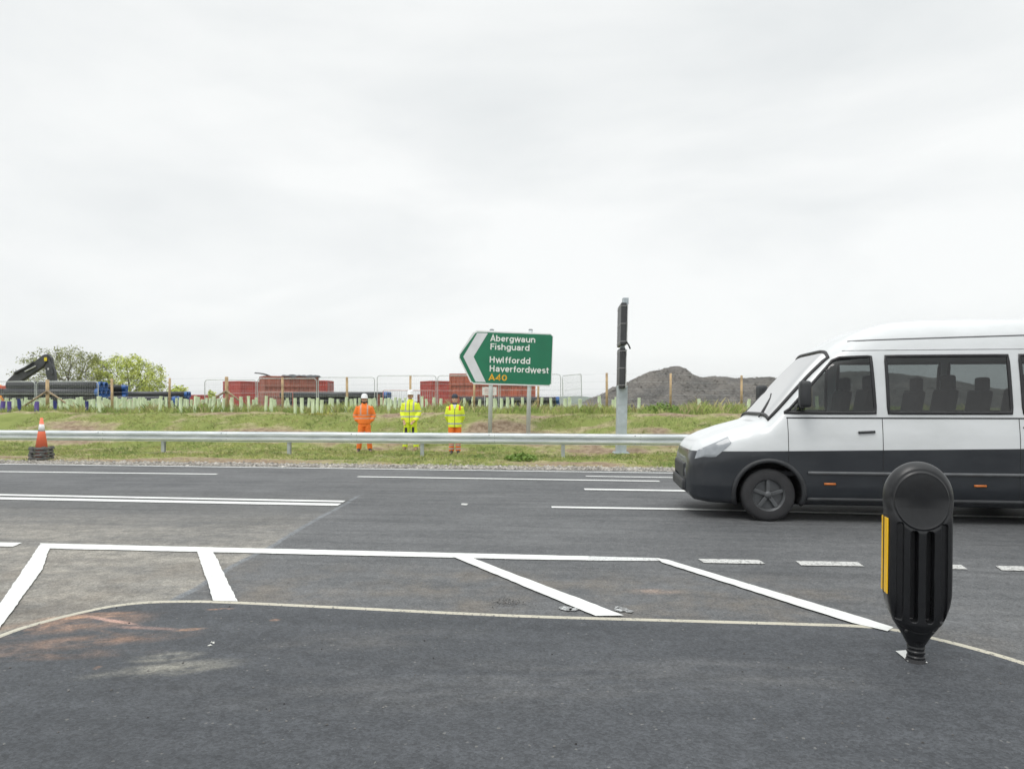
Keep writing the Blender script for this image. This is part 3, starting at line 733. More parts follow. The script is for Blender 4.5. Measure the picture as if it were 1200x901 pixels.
for s in (-1, 1):
    bm = BM(); n = 22; pts = []
    for k in range(n):
        a = 2 * math.pi * k / n; pts.append(((1.5 if math.cos(a) > 0 else -1.5) + .42 * math.cos(a), .42 + .42 * math.sin(a)))
    prism(bm, [(x, s * 1.05 - .25 + .3, z) for x, z in pts], (0, .5, 0)); tr = obj('track', bm, rub, ex)

# ------------------------------------------------------------ temporary mesh fence panels
hm_ = mat('galvanised_tube', (.48, .50, .51), .5, .1, 5, metal=.4); conc = mat('concrete_foot', (.33, .32, .30), .9)
def heras(x0, x1, Y0, Y1, ztop, label, tilt=0, zt2=None):
    p0 = Vector((x0, Y0, 0)); p1 = Vector((x1, Y1, 0)); Ln = (p1 - p0).length; yaw = math.atan2(Y1 - Y0, x1 - x0)
    zb = GZ; H = ztop - zb - .12
    t = thing('mesh_fence_panel', label, 'fence panel', (x0, Y0, zb), (0, tilt, yaw), 'temporary mesh fence panels round the yard')
    bm = BM(); c = .16
    P = [(0, 0, .1), (0, 0, H + .12 - c), (c * .3, 0, H + .12 - c * .3), (c, 0, H + .12), (Ln - c, 0, H + .12), (Ln - c * .3, 0, H + .12 - c * .3), (Ln, 0, H + .12 - c), (Ln, 0, .1)]
    tube(bm, P, .024, 6); tube(bm, [(0, 0, .25), (Ln, 0, .25)], .02, 6); tube(bm, [(0, 0, H * .62), (Ln, 0, H * .62)], .006, 4); obj('frame', bm, hm_, t)
    bm = BM(); n = int(Ln / .1)
    for k in range(1, n): box(bm, (Ln * k / n, 0, .25 + (H - .2) / 2), (.0038, .0038, H - .18))
    for k in range(1, 8): box(bm, (Ln / 2, 0, .25 + (H - .15) * k / 8), (Ln - .05, .0038, .0038))
    obj('wire_mesh', bm, hm_, t)
    for q in (0, Ln):
        bm = BM(); box(bm, (q, 0, .06), (.24, .6, .12), bevel=.03); obj('foot_block', bm, conc, t)
    return t
HY = 39
zt = lambda y: CAMH - (y - YH) / F * HY
for (a, b, y, w) in ((-31, 41, 447, 'at the left edge in front of the excavator'), (43, 115, 447, 'in front of the tall pipe stack'), (240, 300, 445, 'left of the red container, around the braced post'), (302, 371, 443.5, 'in front of the brown container'), (373, 439, 442, 'behind the worker in orange'), (442, 511, 440, 'behind the worker in the yellow coat'), (513, 584, 440, 'behind the worker in the yellow vest')):
    heras(at_px(a, HY), at_px(b, HY), HY, HY, zt(y), 'grey wire mesh fence panel ' + w)
heras(at_px(586, HY), at_px(657, HY), HY, HY, zt(438.5), 'grey wire mesh fence panel half hidden behind the direction sign')
heras(at_px(660, 38), at_px(682, 41), 38, 41, 1.55 + 31.5 / F * 38, 'leaning grey mesh fence panel at the foot of the dark mound', R(-4))
# red and white barriers
bar_m = mat('faded_red_tube', (.50, .20, .17), .5)
def barrier(px0, px1, Y, ytop, label):
    x0, x1 = at_px(px0, Y), at_px(px1, Y); zt_ = CAMH - (ytop - YH) / F * Y - GZ
    t = thing('pedestrian_barrier', label, 'barrier', (x0, Y, GZ)); Ln = x1 - x0
    bm = BM(); tube(bm, [(0, 0, .12), (0, 0, zt_ - .05), (.06, 0, zt_), (Ln - .06, 0, zt_), (Ln, 0, zt_ - .05), (Ln, 0, .12)], .025, 6); tube(bm, [(0, 0, .22), (Ln, 0, .22)], .02, 6); obj('frame', bm, bar_m, t)
    bm = BM(); n = int(Ln / .14)
    for k in range(1, n): tube(bm, [(Ln * k / n, 0, .22), (Ln * k / n, 0, zt_)], .009, 5)
    obj('upright_bars', bm, steel, t)
    for q in (.15, Ln - .15):
        bm = BM(); box(bm, (q, 0, .08), (.05, .6, .05)); obj('foot', bm, bar_m, t)
barrier(449, 509, 41.5, 457.5, 'faded red crowd barrier behind the worker in the yellow coat')
barrier(303, 343, 43, 459, 'faded red crowd barrier in front of the brown container')
for px, top, lb in ((444, 462, 'rusty red square post right of the pipes behind the orange worker'), (490.5, 462, 'rusty red square post beside the helmet of the worker in the yellow coat')):
    bm = BM(); p = W(px, top, 33); box(bm, (0, 0, (p.z - 1.05) / 2), (.11, .11, p.z - 1.05), bevel=.01); o = obj('steel_post', bm, mat('rust_post', (.22, .08, .06), .8)); o.location = (p.x, 33, 1.05); props(o, lb, 'post')
# pink sheeting and low clutter
bm = BM(); r0 = bmesh.ops.create_grid(bm, x_segments=20, y_segments=6, size=1)
for q in r0['verts']: q.co = Vector((q.co.x * .75, q.co.y * .3, .5 + .1 * fbm(q.co.x * 2, q.co.y * 2, 1) - .42 * abs(q.co.y)))
o = obj('pink_sheet', bm, mat('pink_netting', (.50, .18, .25), .8), None, True); o.location = (at_px(150, 38), 38, 1.2); props(o, 'crumpled pink netting lying below the blue-ended pipes', 'netting')
bm = BM(); box(bm, (0, 0, .3), (2.1, .5, .09), bevel=.01); box(bm, (-.7, 0, .12), (.1, .4, .24)); box(bm, (.7, 0, .12), (.1, .4, .24)); o = obj('pale_plank', bm, mat('pale_timber', (.5, .46, .4), .8)); o.location = (at_px(135, 37), 37, 1.25); props(o, 'pale plank on blocks in front of the blue-ended pipes', 'plank')

# ------------------------------------------------------------ post and wire fence
wood = mat('new_timber', (.46, .33, .19), .85, .25, 4, bump=.4); wood2 = mat('weathered_timber', (.30, .23, .15), .85, .25, 4)
FY = lambda px: 29 - .05 * at_px(px, 29)
fence = thing('post_and_wire_fence', 'timber post and wire fence along the top of the grass bank', 'fence', (0, 29, 1.1))
posts = [(-95, 446), (-20, 446), (55.5, 445), (131, 444), (199, 443), (265.5, 441.5), (331, 442), (406.5, 441.8), (481, 440.5), (556, 440), (631, 439), (711, 437), (786, 437.5), (869, 440), (950, 441), (1035, 441)]
tops = []
for i, (px, py) in enumerate(posts):
    Y = FY(px); tpw = W(px, py, Y); zb = gz(tpw.x, Y) - .1; rr = .075 if px in (55.5, 265.5) else random.uniform(.045, .058)
    bm = BM(); lx = random.uniform(-.03, .03); tube(bm, [(tpw.x + lx, Y - 29, zb - 1.1), (tpw.x, Y - 29, tpw.z - 1.1)], [rr, rr * .95], 10)
    obj('post', bm, wood, fence, True); tops.append((tpw.x, Y, tpw.z, zb + .1))
for px, py in ((55.5, 458), (265.5, 458)):
    Y = FY(px); p = W(px, py, Y - .1)
    for s in (-1, 1):
        q = W(px + s * (35 if px < 100 else 31 if s < 0 else 24), 481 if px < 100 else 476, Y - .15)
        bm = BM(); tube(bm, [(p.x, p.y - 29, p.z - 1.1), (q.x, q.y - 29, q.z - 1.1)], .042, 8); obj('brace', bm, wood2, fence, True)
bm = BM()
for k, f_ in enumerate((.97, .78, .6, .46, .34, .22, .1)):
    tube(bm, [(x, Y - 29 - .06, b + (t_ - b) * f_ - 1.1) for x, Y, t_, b in tops], .0024, 4)
obj('wire', bm, hm_, fence)

# ------------------------------------------------------------ tree guards
gm_ = mat('pale_green_guard', (.70, .80, .56), .6, .08, 3, island=0); gb_ = mat('dark_blue_guard', (.04, .05, .22), .6); gp_ = mat('purple_guard', (.14, .10, .36), .6)
for m_ in (gm_,):
    b_ = m_.node_tree.nodes['Principled BSDF']; b_.inputs['Subsurface Weight'].default_value = 0.0
def guard(h, r, m, name='tree_guard'):
    bm = BM(); n = 12; rings = []
    for z, rr in ((-.1, r * .93), (h * .5, r), (h - .015, r * 1.06), (h, r * 1.14), (h, r * 1.0), (h * .5, r * .92), (0.02, r * .85)):
        rings.append([bm.verts.new((math.cos(2 * math.pi * k / n) * rr, math.sin(2 * math.pi * k / n) * rr, z)) for k in range(n)])
    for a, b in zip(rings, rings[1:]):
        for k in range(n): bm.faces.new((a[k], a[(k + 1) % n], b[(k + 1) % n], b[k]))
    box(bm, (r * 1.15, 0, h * .4), (.022, .022, h * .9))
    return obj(name, bm, m, None, True)
protos = [guard(.62, .062, gm_), guard(.58, .07, gm_), guard(.66, .058, gm_)]; used = [False] * 3
bprotos = [guard(.55, .06, gb_, 'tree_guard'), guard(.5, .075, gp_, 'tree_guard')]; bused = [False] * 2
near_px = [212, 228, 249, 261, 272, 292, 311, 317.5, 346, 354, 367, 372, 377, 389, 405, 455, 117, 187]
far_px = [195, 201, 206, 216, 220, 224, 233, 236, 242, 245, 251, 257, 265, 282, 297, 300, 322, 334, 339, 361, 387, 396, 412, 416, 421, 433, 436, 439, 447, 451, 458, 463, 468, 475, 494.6, 500, 509, 517, 544, 555, 562, 571, 580, 587, 594, 601, 612, 634, 646, 662, 667, 680, 704, 718, 722, 748, 819, 877, 893, 906, 915, 921, 926, 940, 958]
left = [i * 2.45 + random.uniform(-.9, .9) - 28 for i in range(90)]
blues = {3: 1, 11: 1, 23: 0, 43: 1, 65: 0, 101: 0}
def region(px):
    if px < 35: return 'below the excavator at the left edge'
    if px < 95: return 'around the first braced fence post'
    if px < 205: return 'in front of the pipe stacks'
    if px < 240: return 'in front of the low red container'
    if px < 300: return 'around the braced post by the container'
    if px < 345: return 'in front of the brown container'
    if px < 410: return 'left of the worker in orange'
    if px < 460: return 'just right of the worker in orange'
    if px < 530: return 'around the worker in the yellow coat'
    if px < 572: return 'between vest worker and sign post'
    if px < 620: return 'between the green sign posts'
    if px < 690: return 'by the leaning mesh panel'
    if px < 735: return 'beside the tall grey pole'
    return 'before the mound right of the pole'
def put_guard(px, near, kind=None):
    Y = random.uniform(26.3, 26.9) if near else random.uniform(27.6, 31.2)
    if kind is not None: Y = 27.0
    Y += -.1 * at_px(px, Y) - .2; x = at_px(px, Y); i = random.randrange(3)
    if kind is None:
        o = protos[i] if not used[i] else protos[i].copy()
        if used[i]: COL.objects.link(o)
        used[i] = True
    else:
        o = bprotos[kind] if not bused[kind] else bprotos[kind].copy()
        if bused[kind]: COL.objects.link(o)
        bused[kind] = True
    o.location = (x, Y, gz(x, Y)); o.rotation_euler = (random.gauss(0, .04), random.gauss(0, .05), random.random() * 6)
    s = random.uniform(.93, 1.07); o.scale = (s, s, s * (1.03 if near else 1.0))
    col = 'pale green' if kind is None else ('dark blue' if kind == 0 else 'purple')
    rowt = 'front row' if near else 'back rows'
    props(o, f'{col} tree guard tube, {rowt}, {region(px)}', 'tree guard', f'{col} tree guards {rowt} {region(px)}')
for px in near_px: put_guard(px, True)
for px in far_px: put_guard(px, False)
for px in left:
    if min(abs(px - b) for b in blues) > 2.2: put_guard(px, False)
for px, k in blues.items(): put_guard(px, True, k)

# ------------------------------------------------------------ guard rail
rail = thing('guard_rail', 'long galvanised steel crash barrier along the far verge', 'guard rail', (0, 19.4, 0))
RY = lambda x: 19.4 - .14 * x
prof_r = [(-.02, 0.0), (-.02, .02), (-.075, .055), (-.08, .095), (-.03, .125), (-.0, .145), (0.0, .17), (-.03, .19), (-.08, .22), (-.075, .26), (-.02, .295), (-.02, .315)]
rs_m = bpy.data.materials.new('weathered_galvanised_rail'); rs_m.use_nodes = True; g = NT(rs_m); v = g.n('ShaderNodeTexCoord').outputs['Object']
c = g.mix(g.rng(g.noise(g.mapv(v, scl=(.6, 1, 6)), 2.5, 6, .65), .3, .7), (.56, .60, .62), (.78, .81, .83))
g.l(c, g.b.inputs['Base Color']); g.b.inputs['Metallic'].default_value = .35; g.b.inputs['Roughness'].default_value = .42
V, Fc = [], []; XR = list(np.arange(-34, 30, .5))
for i, x in enumerate(XR):
    wob = .006 * fbm(x * .3, 2)
    for dy, z in prof_r: V.append((x, RY(x) - 19.4 + dy, .375 + z + wob))
    if i:
        k = 12 * i
        for q in range(11): Fc.append((k - 12 + q, k - 11 + q, k + 1 + q, k + q))
beam = from_lists('beam', V, Fc, rs_m, rail)
sol = beam.modifiers.new('s', 'SOLIDIFY'); sol.thickness = .006
bm = BM()
for x in np.arange(-33.4, 29, 4.05):
    for dz in (.04, .26): ell(bm, (x + .35, RY(x + .35) - 19.4 - .08, .375 + dz), (.018, .012, .018), 8, 6)
    for xx in (x + .5,):
        P = [(xx + q * .004, RY(xx) - 19.4 + dy - .007, .375 + z) for q in (0, 1) for dy, z in prof_r]
        a = [bm.verts.new(p) for p in P[:12]]; b = [bm.verts.new((p[0] + .02, p[1], p[2])) for p in P[:12]]
        for k in range(11): bm.faces.new((a[k], a[k + 1], b[k + 1], b[k]))
obj('splice_bolts', bm, mat('dull_zinc', (.3, .32, .33), .5, metal=.3), beam)
for x in [-10.71 + 4.05 * k for k in range(-5, 10)]:
    bm = BM(); y = RY(x) - 19.4
    prism(bm, [(x - .05, y + .03, -.1), (x + .05, y + .03, -.1), (x + .05, y + .045, -.1), (x - .035, y + .045, -.1), (x - .035, y + .115, -.1), (x + .05, y + .115, -.1), (x + .05, y + .13, -.1), (x - .05, y + .13, -.1)], (0, 0, .74)); obj('post', bm, steel, rail)

# ------------------------------------------------------------ cone stack
cone_o = mat('orange_cone_plastic', (.98, .21, .11), .5, .06, 12); cone_w = mat('white_cone_sleeve', (.78, .78, .78), .4, .06, 20)
crub = mat('dusty_black_rubber', (.12, .12, .115), .85, .35, 9, bump=.3)
cpx = W(48.5, 539, 18.5)
zc0 = 0.0
for i in range(4):
    z = i * .088; t = thing('traffic_cone', ['orange traffic cone at the bottom of the stack of cones, dusty base on gravel', 'second lowest orange traffic cone of the stack of cones', 'orange traffic cone just under the top one of the stack', 'topmost orange and white traffic cone of the stack by the crash barrier'][i], 'traffic cone', (cpx.x + .002 * i, 18.5, z + gz(cpx.x, 18.5) + .01), (0, 0, R([5, -9, 13, 2][i])), 'nested stack of traffic cones')
    bm = BM(); box(bm, (0, 0, .035), (.44, .44, .062), bevel=.018)
    for s in (-1, 1):
        for u in (-1, 1): box(bm, (s * .165, u * .165, .075), (.08, .08, .03), bevel=.01)
    obj('base', bm, crub, t)
    def shell(z0, z1, r0, r1, m, nm):
        bm = BM(); n = 28; rr = []
        for z_, r_ in ((z0, r0), (z1, r1), (z1, r1 - .006), (z0, r0 - .006)): rr.append([bm.verts.new((math.cos(2 * math.pi * k / n) * r_, math.sin(2 * math.pi * k / n) * r_, z_)) for k in range(n)])
        for a, b in zip(rr, rr[1:] + rr[:1]):
            for k in range(n): bm.faces.new((a[k], a[(k + 1) % n], b[(k + 1) % n], b[k]))
        obj(nm, bm, m, t, True)
    R0, R1, HH = .15, .03, .86
    rz = lambda z_: R0 + (R1 - R0) * (z_ / HH)
    shell(.07, HH, rz(.05), R1, cone_o, 'cone_body')
    shell(.50, .69, rz(.50) + .004, rz(.69) + .004, cone_w, 'reflective_sleeve')

# ------------------------------------------------------------ direction sign
SY = 23.0
sg = thing('direction_sign', 'green arrow-shaped direction sign with white chevron and bilingual place names', 'road sign', (at_px(596, SY), SY, .4))
def C(zx, zy, dy=0): p = W(520 + zx / 5.63, 370 + zy / 5.63, SY); return Vector((p.x - sg.location.x, dy, p.z - sg.location.z))
sgw = mat('white_sign_sheeting', (.74, .76, .77), .35, .03, 5); sgg = mat('green_sign_sheeting', (.012, .17, .088), .38, .08, 1.5); sgc = mat('silver_white_sheeting', (.68, .69, .73), .35, .04, 3); pale_post = mat('pale_galvanised_post', (.60, .64, .66), .5, .06, 5); sgt = mat('lettering_white', (.80, .82, .80), .4, .02, 5); sga = mat('lettering_amber', (.80, .43, .02), .4, .02, 5)
def plate(pts, dy, th, m, nm, bev=0):
    bm = BM(); prism(bm, [C(x, y, dy) for x, y in pts], (0, th, 0))
    if bev: bmesh.ops.bevel(bm, geom=[e for e in bm.edges if abs((e.verts[0].co - e.verts[1].co).y) > th * .5], offset=bev, segments=3, affect='EDGES')
    return obj(nm, bm, m, sg)
plate([(202, 97), (722, 119), (713, 466), (181, 451), (92, 266)], 0, .03, sgw, 'board', .07)
plate([(214, 107), (719, 126), (706, 458), (188, 441), (101, 266)], -.003, .0028, sgg, 'green_face', .04)
plate([(222, 113), (292, 115), (197, 270), (277, 437), (211, 436), (129, 270)], -.006, .0028, sgc, 'chevron')
def arc(cx, cy, rx, ry, a0, a1, n=14): return [(cx + rx * math.cos(R(a0 + (a1 - a0) * i / n)), cy + ry * math.sin(R(a0 + (a1 - a0) * i / n))) for i in range(n + 1)]
XH = .72; ST = .17; hs_ = ST / 2
BOWL = arc(.34, .36, .26, .2825, 0, 360, 26)
GL = {  # letter: (advance, strokes as centre lines; cap height 1)
 'o': (.80, [BOWL]), 'b': (.80, [BOWL, [(.08, 0), (.08, 1)]]), 'd': (.80, [BOWL, [(.60, 0), (.60, 1)]]),
 'g': (.80, [BOWL, [(.60, .72), (.60, .05)] + arc(.34, .0, .26, .19, 0, -150)]),
 'a': (.76, [arc(.31, .45, .22, .19, 165, 0) + [(.53, 0)], arc(.29, .23, .21, .155, 0, 360, 22)]),
 'e': (.78, [[(.09, .36), (.58, .36)], arc(.34, .36, .26, .2825, 0, 318, 24)]),
 'r': (.52, [[(.08, 0), (.08, .72)], arc(.36, .36, .28, .28, 178, 88, 8)]),
 'w': (1.04, [[(.04, .72), (.26, .06), (.48, .66), (.70, .06), (.92, .72)]]), 'v': (.72, [[(.04, .72), (.32, .06), (.60, .72)]]),
 'u': (.78, [[(.08, .72), (.08, .40)] + arc(.33, .32, .25, .245, 180, 360), [(.58, .72), (.58, 0)]]),
 'n': (.78, [[(.08, 0), (.08, .72)], arc(.33, .40, .25, .245, 180, 0) + [(.58, 0)]]),
 'h': (.78, [[(.08, 0), (.08, 1)], arc(.33, .40, .25, .245, 180, 0) + [(.58, 0)]]),
 'i': (.30, [[(.08, 0), (.08, .72)], [(.08, .86), (.08, 1.01)]]),
 'l': (.40, [[(.08, 1), (.08, .26)] + arc(.20, .19, .12, .115, 180, 275, 6)]),
 'f': (.50, [[(.17, 0), (.17, .70)] + arc(.35, .75, .18, .175, 180, 80, 8), [(.0, .60), (.38, .60)]]),
 't': (.50, [[(.17, .92), (.17, .28)] + arc(.30, .20, .13, .125, 180, 280, 8), [(.0, .64), (.40, .64)]]),
 's': (.66, [arc(.29, .505, .19, .14, 30, 250, 14) + arc(.29, .215, .20, .14, 75, -150, 14)]),
 'F': (.72, [[(.08, 0), (.08, 1)], [(.08, .92), (.60, .92)], [(.08, .52), (.54, .52)]]),
 'H': (.92, [[(.08, 0), (.08, 1)], [(.66, 0), (.66, 1)], [(.08, .52), (.66, .52)]]),
 'A': (.88, [[(.04, 0), (.39, .96), (.74, 0)], [(.17, .30), (.61, .30)]]),
 '4': (.82, [[(.52, 0), (.52, .96), (.08, .30), (.70, .30)]]), '0': (.80, [arc(.35, .5, .26, .42, 0, 360, 26)])}
def text(body, x0, y0, x1, m, nm, cap):
    a = C(x0, y0); b = C(x1, y0); pen = 0; V, Fc = [], []; k_ = 0; items = []
    for c_ in body:
        adv, st = GL[c_]
        for q in st: items.append([(x + pen, y) for x, y in q])
        pen += adv
    wid = pen - .12; sxx = (b.x - a.x) / wid; szz = cap / 5.63 / F * SY; ang = R(-2.0)
    for q in items:
        k_ += 1; dy = -.0072 - .0004 * (k_ % 4); P = [Vector(p) for p in q]; closed = (P[0] - P[-1]).length < 1e-4; n = len(P); base_ = len(V)
        for i in range(n):
            d0 = (P[i] - P[i - 1]) if i else ((P[0] - P[-2]) if closed else P[1] - P[0]); d1 = (P[i + 1] - P[i]) if i < n - 1 else ((P[1] - P[0]) if closed else P[-1] - P[-2])
            d0.normalize(); d1.normalize(); t_ = (d0 + d1).normalized(); nn = Vector((-t_.y, t_.x)); l_ = hs_ / max(.35, nn.dot(Vector((-d1.y, d1.x))))
            for sg_ in (1, -1):
                e_ = P[i] + nn * l_ * sg_; X, Z = e_.x * sxx, e_.y * szz
                V.append((a.x + X * math.cos(ang) - Z * math.sin(ang), dy, a.z + X * math.sin(ang) + Z * math.cos(ang)))
        for i in range(n - 1): c_ = base_ + 2 * i; Fc.append((c_, c_ + 1, c_ + 3, c_ + 2))
    return from_lists(nm, V, Fc, m, sg)
text('Abergwaun', 308, 168, 603, sgt, 'place_name', 41)
text('Fishguard', 308, 223, 565, sgt, 'place_name', 41)
text('Hwlffordd', 303, 309, 570, sgt, 'place_name', 41)
text('Haverfordwest', 303, 367, 692, sgt, 'place_name', 41)
text('A40', 297, 425, 416, sga, 'route_number', 39)
for px, px2 in ((309, 303), (566, 556)):
    bm = BM(); a = C(px + 8, 96, .09); b = C(px2, 792, .09); a.z += .02; tube(bm, [b + Vector((0, 0, -.25)), a], .073, 14); obj('post', bm, pale_post, sg, True)
    bm = BM(); ell(bm, a + Vector((0, 0, .0)), (.078, .078, .03), 12, 6); obj('post_cap', bm, rub, sg)
for zy in (150, 400):
    bm = BM(); a = C(140 if zy > 1e9 else 190, zy, .045); b = C(700, zy + 12, .045); tube(bm, [a, b], .018, 6); obj('rear_channel', bm, steel, sg)

# ------------------------------------------------------------ grey pole with two edge-on sign boxes
PY = 20.8; base = W(727.5, 532, PY)
vp = thing('sign_pole', 'tall grey steel pole carrying two black sign boxes seen edge-on', 'sign pole', (base.x, PY, gz(base.x, PY)), (0, R(1.1), 0))
zz = lambda y: CAMH - (y - YH) / F * PY - vp.location.z
dark = mat('black_sign_housing', (.045, .047, .05), .45, .2, 4); galv = mat('matt_galvanised', (.44, .49, .52), .6, .12, 5, metal=.15)
bm = BM(); box(bm, (0, .0, zz(452) / 2 - .05), (.30, .30, zz(452) + .1), bevel=.02); obj('post', bm, galv, vp)
bm = BM(); box(bm, (0, 0, .02), (.46, .46, .04), bevel=.01)
for s in (-1, 1):
    for u in (-1, 1): tube(bm, [(s * .18, u * .18, .02), (s * .18, u * .18, .09)], .015, 6)
obj('base_plate', bm, galv, vp)
bm = BM(); tube(bm, [(0, .05, zz(452)), (.0, .05, zz(356))], .075, 12); obj('upper_post', bm, galv, vp, True)
for y0_, y1_, wd_, lab in ((357, 405.5, 1.15, 'upper'), (408.5, 455.5, .95, 'lower')):
    h = zz(y0_) - zz(y1_); zc = (zz(y0_) + zz(y1_)) / 2
    rot = Matrix.Rotation(R(-3.5), 3, 'Z')
    bm = BM(); box(bm, (-.03, .1, zc), (.17, wd_, h), rot, bevel=.035); hb = obj('sign_box', bm, dark, vp)
    bm = BM(); box(bm, (.085, .12, zc - .01), (.03, wd_ * .98, h * .94), rot, bevel=.01); obj('sign_face', bm, mat('pale_sign_face', (.66, .68, .68), .4), hb)
    bm = BM()
    for k in (.08, .5, .92):
        box(bm, (-.03, .09, zz(y1_) + h * k), (.185, wd_ + .012, .022), rot)
        tube(bm, [(0.02, -.5 * wd_ + .09, zz(y1_) + h * k), (0.02, -.5 * wd_ + .04, zz(y1_) + h * k)], .02, 6)
    obj('clamp_strap', bm, mat('worn_steel', (.3, .3, .3), .5, metal=.4), hb)
bm = BM(); box(bm, (.0, -.30, zz(355)), (.17, .22, zz(351) - zz(359)), bevel=.02); obj('sensor_cap', bm, galv, vp)
bm = BM(); tube(bm, [(.03, -.46, zz(402)), (.1, -.47, zz(406)), (.15, -.45, zz(410))], .025, 6); obj('cable', bm, rub, vp)

# ------------------------------------------------------------ bollard
bol_m = mat('black_bollard_plastic', (.009, .0095, .011), .33, .15, 30, bump=.06, bscale=260)
bxy = G(1073, 775); bol = thing('bollard', 'black plastic traffic bollard with round head and yellow side strip', 'bollard', (bxy[0], bxy[1], .004), (0, R(.6), R(-14))); bol.scale = (.87, .87, 1)
SC = bxy[1] / F / 3.218   # metres per zoom pixel
def zb_(y): return (822 - y) * SC
prof_b = [(260, 126.5), (300, 126), (400, 126.5), (500, 127), (560, 126), (600, 120), (640, 108), (670, 94), (700, 72), (725, 54), (745, 42), (753, 38)]
def hwb(y):
    if y < 252: return math.sqrt(max(9, 136 ** 2 - (y - 206) ** 2))
    for (a, b), (c_, d) in zip([(252, 128)] + prof_b, prof_b):
        if a <= y <= c_: return (b + (d - b) * (y - a) / (c_ - a))
    return 38
def hdb(y):
    c_ = math.sqrt(max(9, 136 ** 2 - (y - 206) ** 2)) * .54 if y < 240 else 0
    k = sstep(190, 290, y); return max(c_, 3) * (1 - k) + k * min(hwb(y) * .8, 74) if y < 240 else (1 - k) * 71 + k * min(hwb(y) * .8, 74)
def exb(y): return 2.25 + 1.9 * sstep(200, 300, y) - 1.7 * sstep(560, 700, y)
nU, nV = 560, 360; V, Fc = [], []
def groove(x, y):
    """x,y in zoom pixels of the straight-on front; returns inward offset"""
    d = 0
    cyh = 212; r = math.hypot(x, (y - cyh) / 1.0)
    d += 3.2 * math.exp(-((r - 109) / 6.0) ** 2)                   # ring round the dome
    if r < 107: d -= 20 * (1 - (r / 107) ** 2)
    def slot(cx, hw_, y0, y1, dep, ed):
        dx = max(abs(x - cx) - hw_ * .35, 0); dy = max(y0 + hw_ - y, y - (y1 - hw_), 0)
        q = math.hypot(dx * (1 / .65) if dx else 0, dy)
        return dep * (1 - sstep(hw_ - ed, hw_, q))
    if r > 106:
        d += slot(-30, 16, 322, 660, 46, 4) + slot(30, 16, 322, 660, 46, 4)
        d += slot(-84, 14, 292, 660, 10, 5) + slot(84, 14, 292, 660, 10, 5)
    if y > 660:
        yc = 700 - 26 * (abs(x) / 90) ** 2
        d += 3.5 * math.exp(-((y - yc) / 3.2) ** 2)
    return d
for j in range(nV):
    jj = j / (nV - 1); y = 70.2 + (752 - 70.2) * (jj if jj > .12 else .12 * (jj / .12) ** 2)
    hw_ = hwb(y); hd = hdb(y)
    for i in range(nU):
        a = 2 * math.pi * i / nU; ex_ = exb(y); ca = math.cos(a)
        if abs(ca) > .93: ca = math.copysign(1 - (1 - abs(ca)) ** 1.6 / .07 ** .6, ca)
        x = ca * hw_; wn_ = max(0, 1 - abs(ca) ** ex_) ** (1 / ex_); w = math.copysign(wn_ * hd, math.sin(a))
        if wn_ > .3 and i not in (0, nU // 2): w -= math.copysign(groove(x, y) * sstep(.35, .6, wn_), math.sin(a))
        V.append((x * SC, w * SC, zb_(y)))
    if j:
        for i in range(nU): q = j * nU; Fc.append((q - nU + i, q - nU + (i + 1) % nU, q + (i + 1) % nU, q + i))
Fc.append(tuple(range(nU))); Fc.append(tuple(range((nV - 1) * nU, nV * nU))[::-1])
me = bpy.data.meshes.new('body'); me.from_pydata(V, [], Fc); me.update(); bmq = BM(); bmq.from_mesh(me); bmesh.ops.recalc_face_normals(bmq, faces=bmq.faces[:]); bmq.to_mesh(me); bmq.free()
bm = BM(); box(bm, (-122.5 * SC, 21 * SC, (zb_(276) + zb_(575)) / 2), (10 * SC, 9 * SC, zb_(276) - zb_(575)), bevel=2 * SC); obj('side_rib', bm, bol_m, bol)
bodyo = link_mesh('body', me, bol_m, bol, True)
yel = mat('yellow_reflector', (1.0, .56, .0), .3, .05, 60)
for (yy, wid, px_) in ((-20, 50, 126.2), (38, 20, 125.8)):
    bm = BM(); box(bm, (-px_ * SC, yy * SC, (zb_(283) + zb_(567)) / 2), (4 * SC, wid * SC, zb_(283) - zb_(567)), bevel=1.8 * SC); obj('reflector', bm, yel, bol)
bm = BM(); rr = []
tube(bm, [(0, 0, zb_(y)) for y in (822, 818, 812, 808, 802, 798, 792, 788, 782, 778, 772, 768, 762, 745)], [34 * SC, 34 * SC, 33 * SC, 36 * SC, 36 * SC, 33 * SC, 33 * SC, 36 * SC, 36 * SC, 33 * SC, 33 * SC, 36 * SC, 34 * SC, 38 * SC], 28); obj('ribbed_neck', bm, bol_m, bol)
bm = BM(); tube(bm, [(0, 0, -.004), (0, 0, .02)], [42 * SC, 36 * SC], 28); obj('socket_ring', bm, rub, bol)
for s in (-1, 1):
    bm = BM(); ell(bm, (s * 50 * SC, -40 * SC, zb_(698)), (8.5 * SC, 12 * SC, 8.5 * SC), 14, 8); bt = obj('bolt', bm, mat('black_bolt', (.03, .03, .03), .3), bol, True)

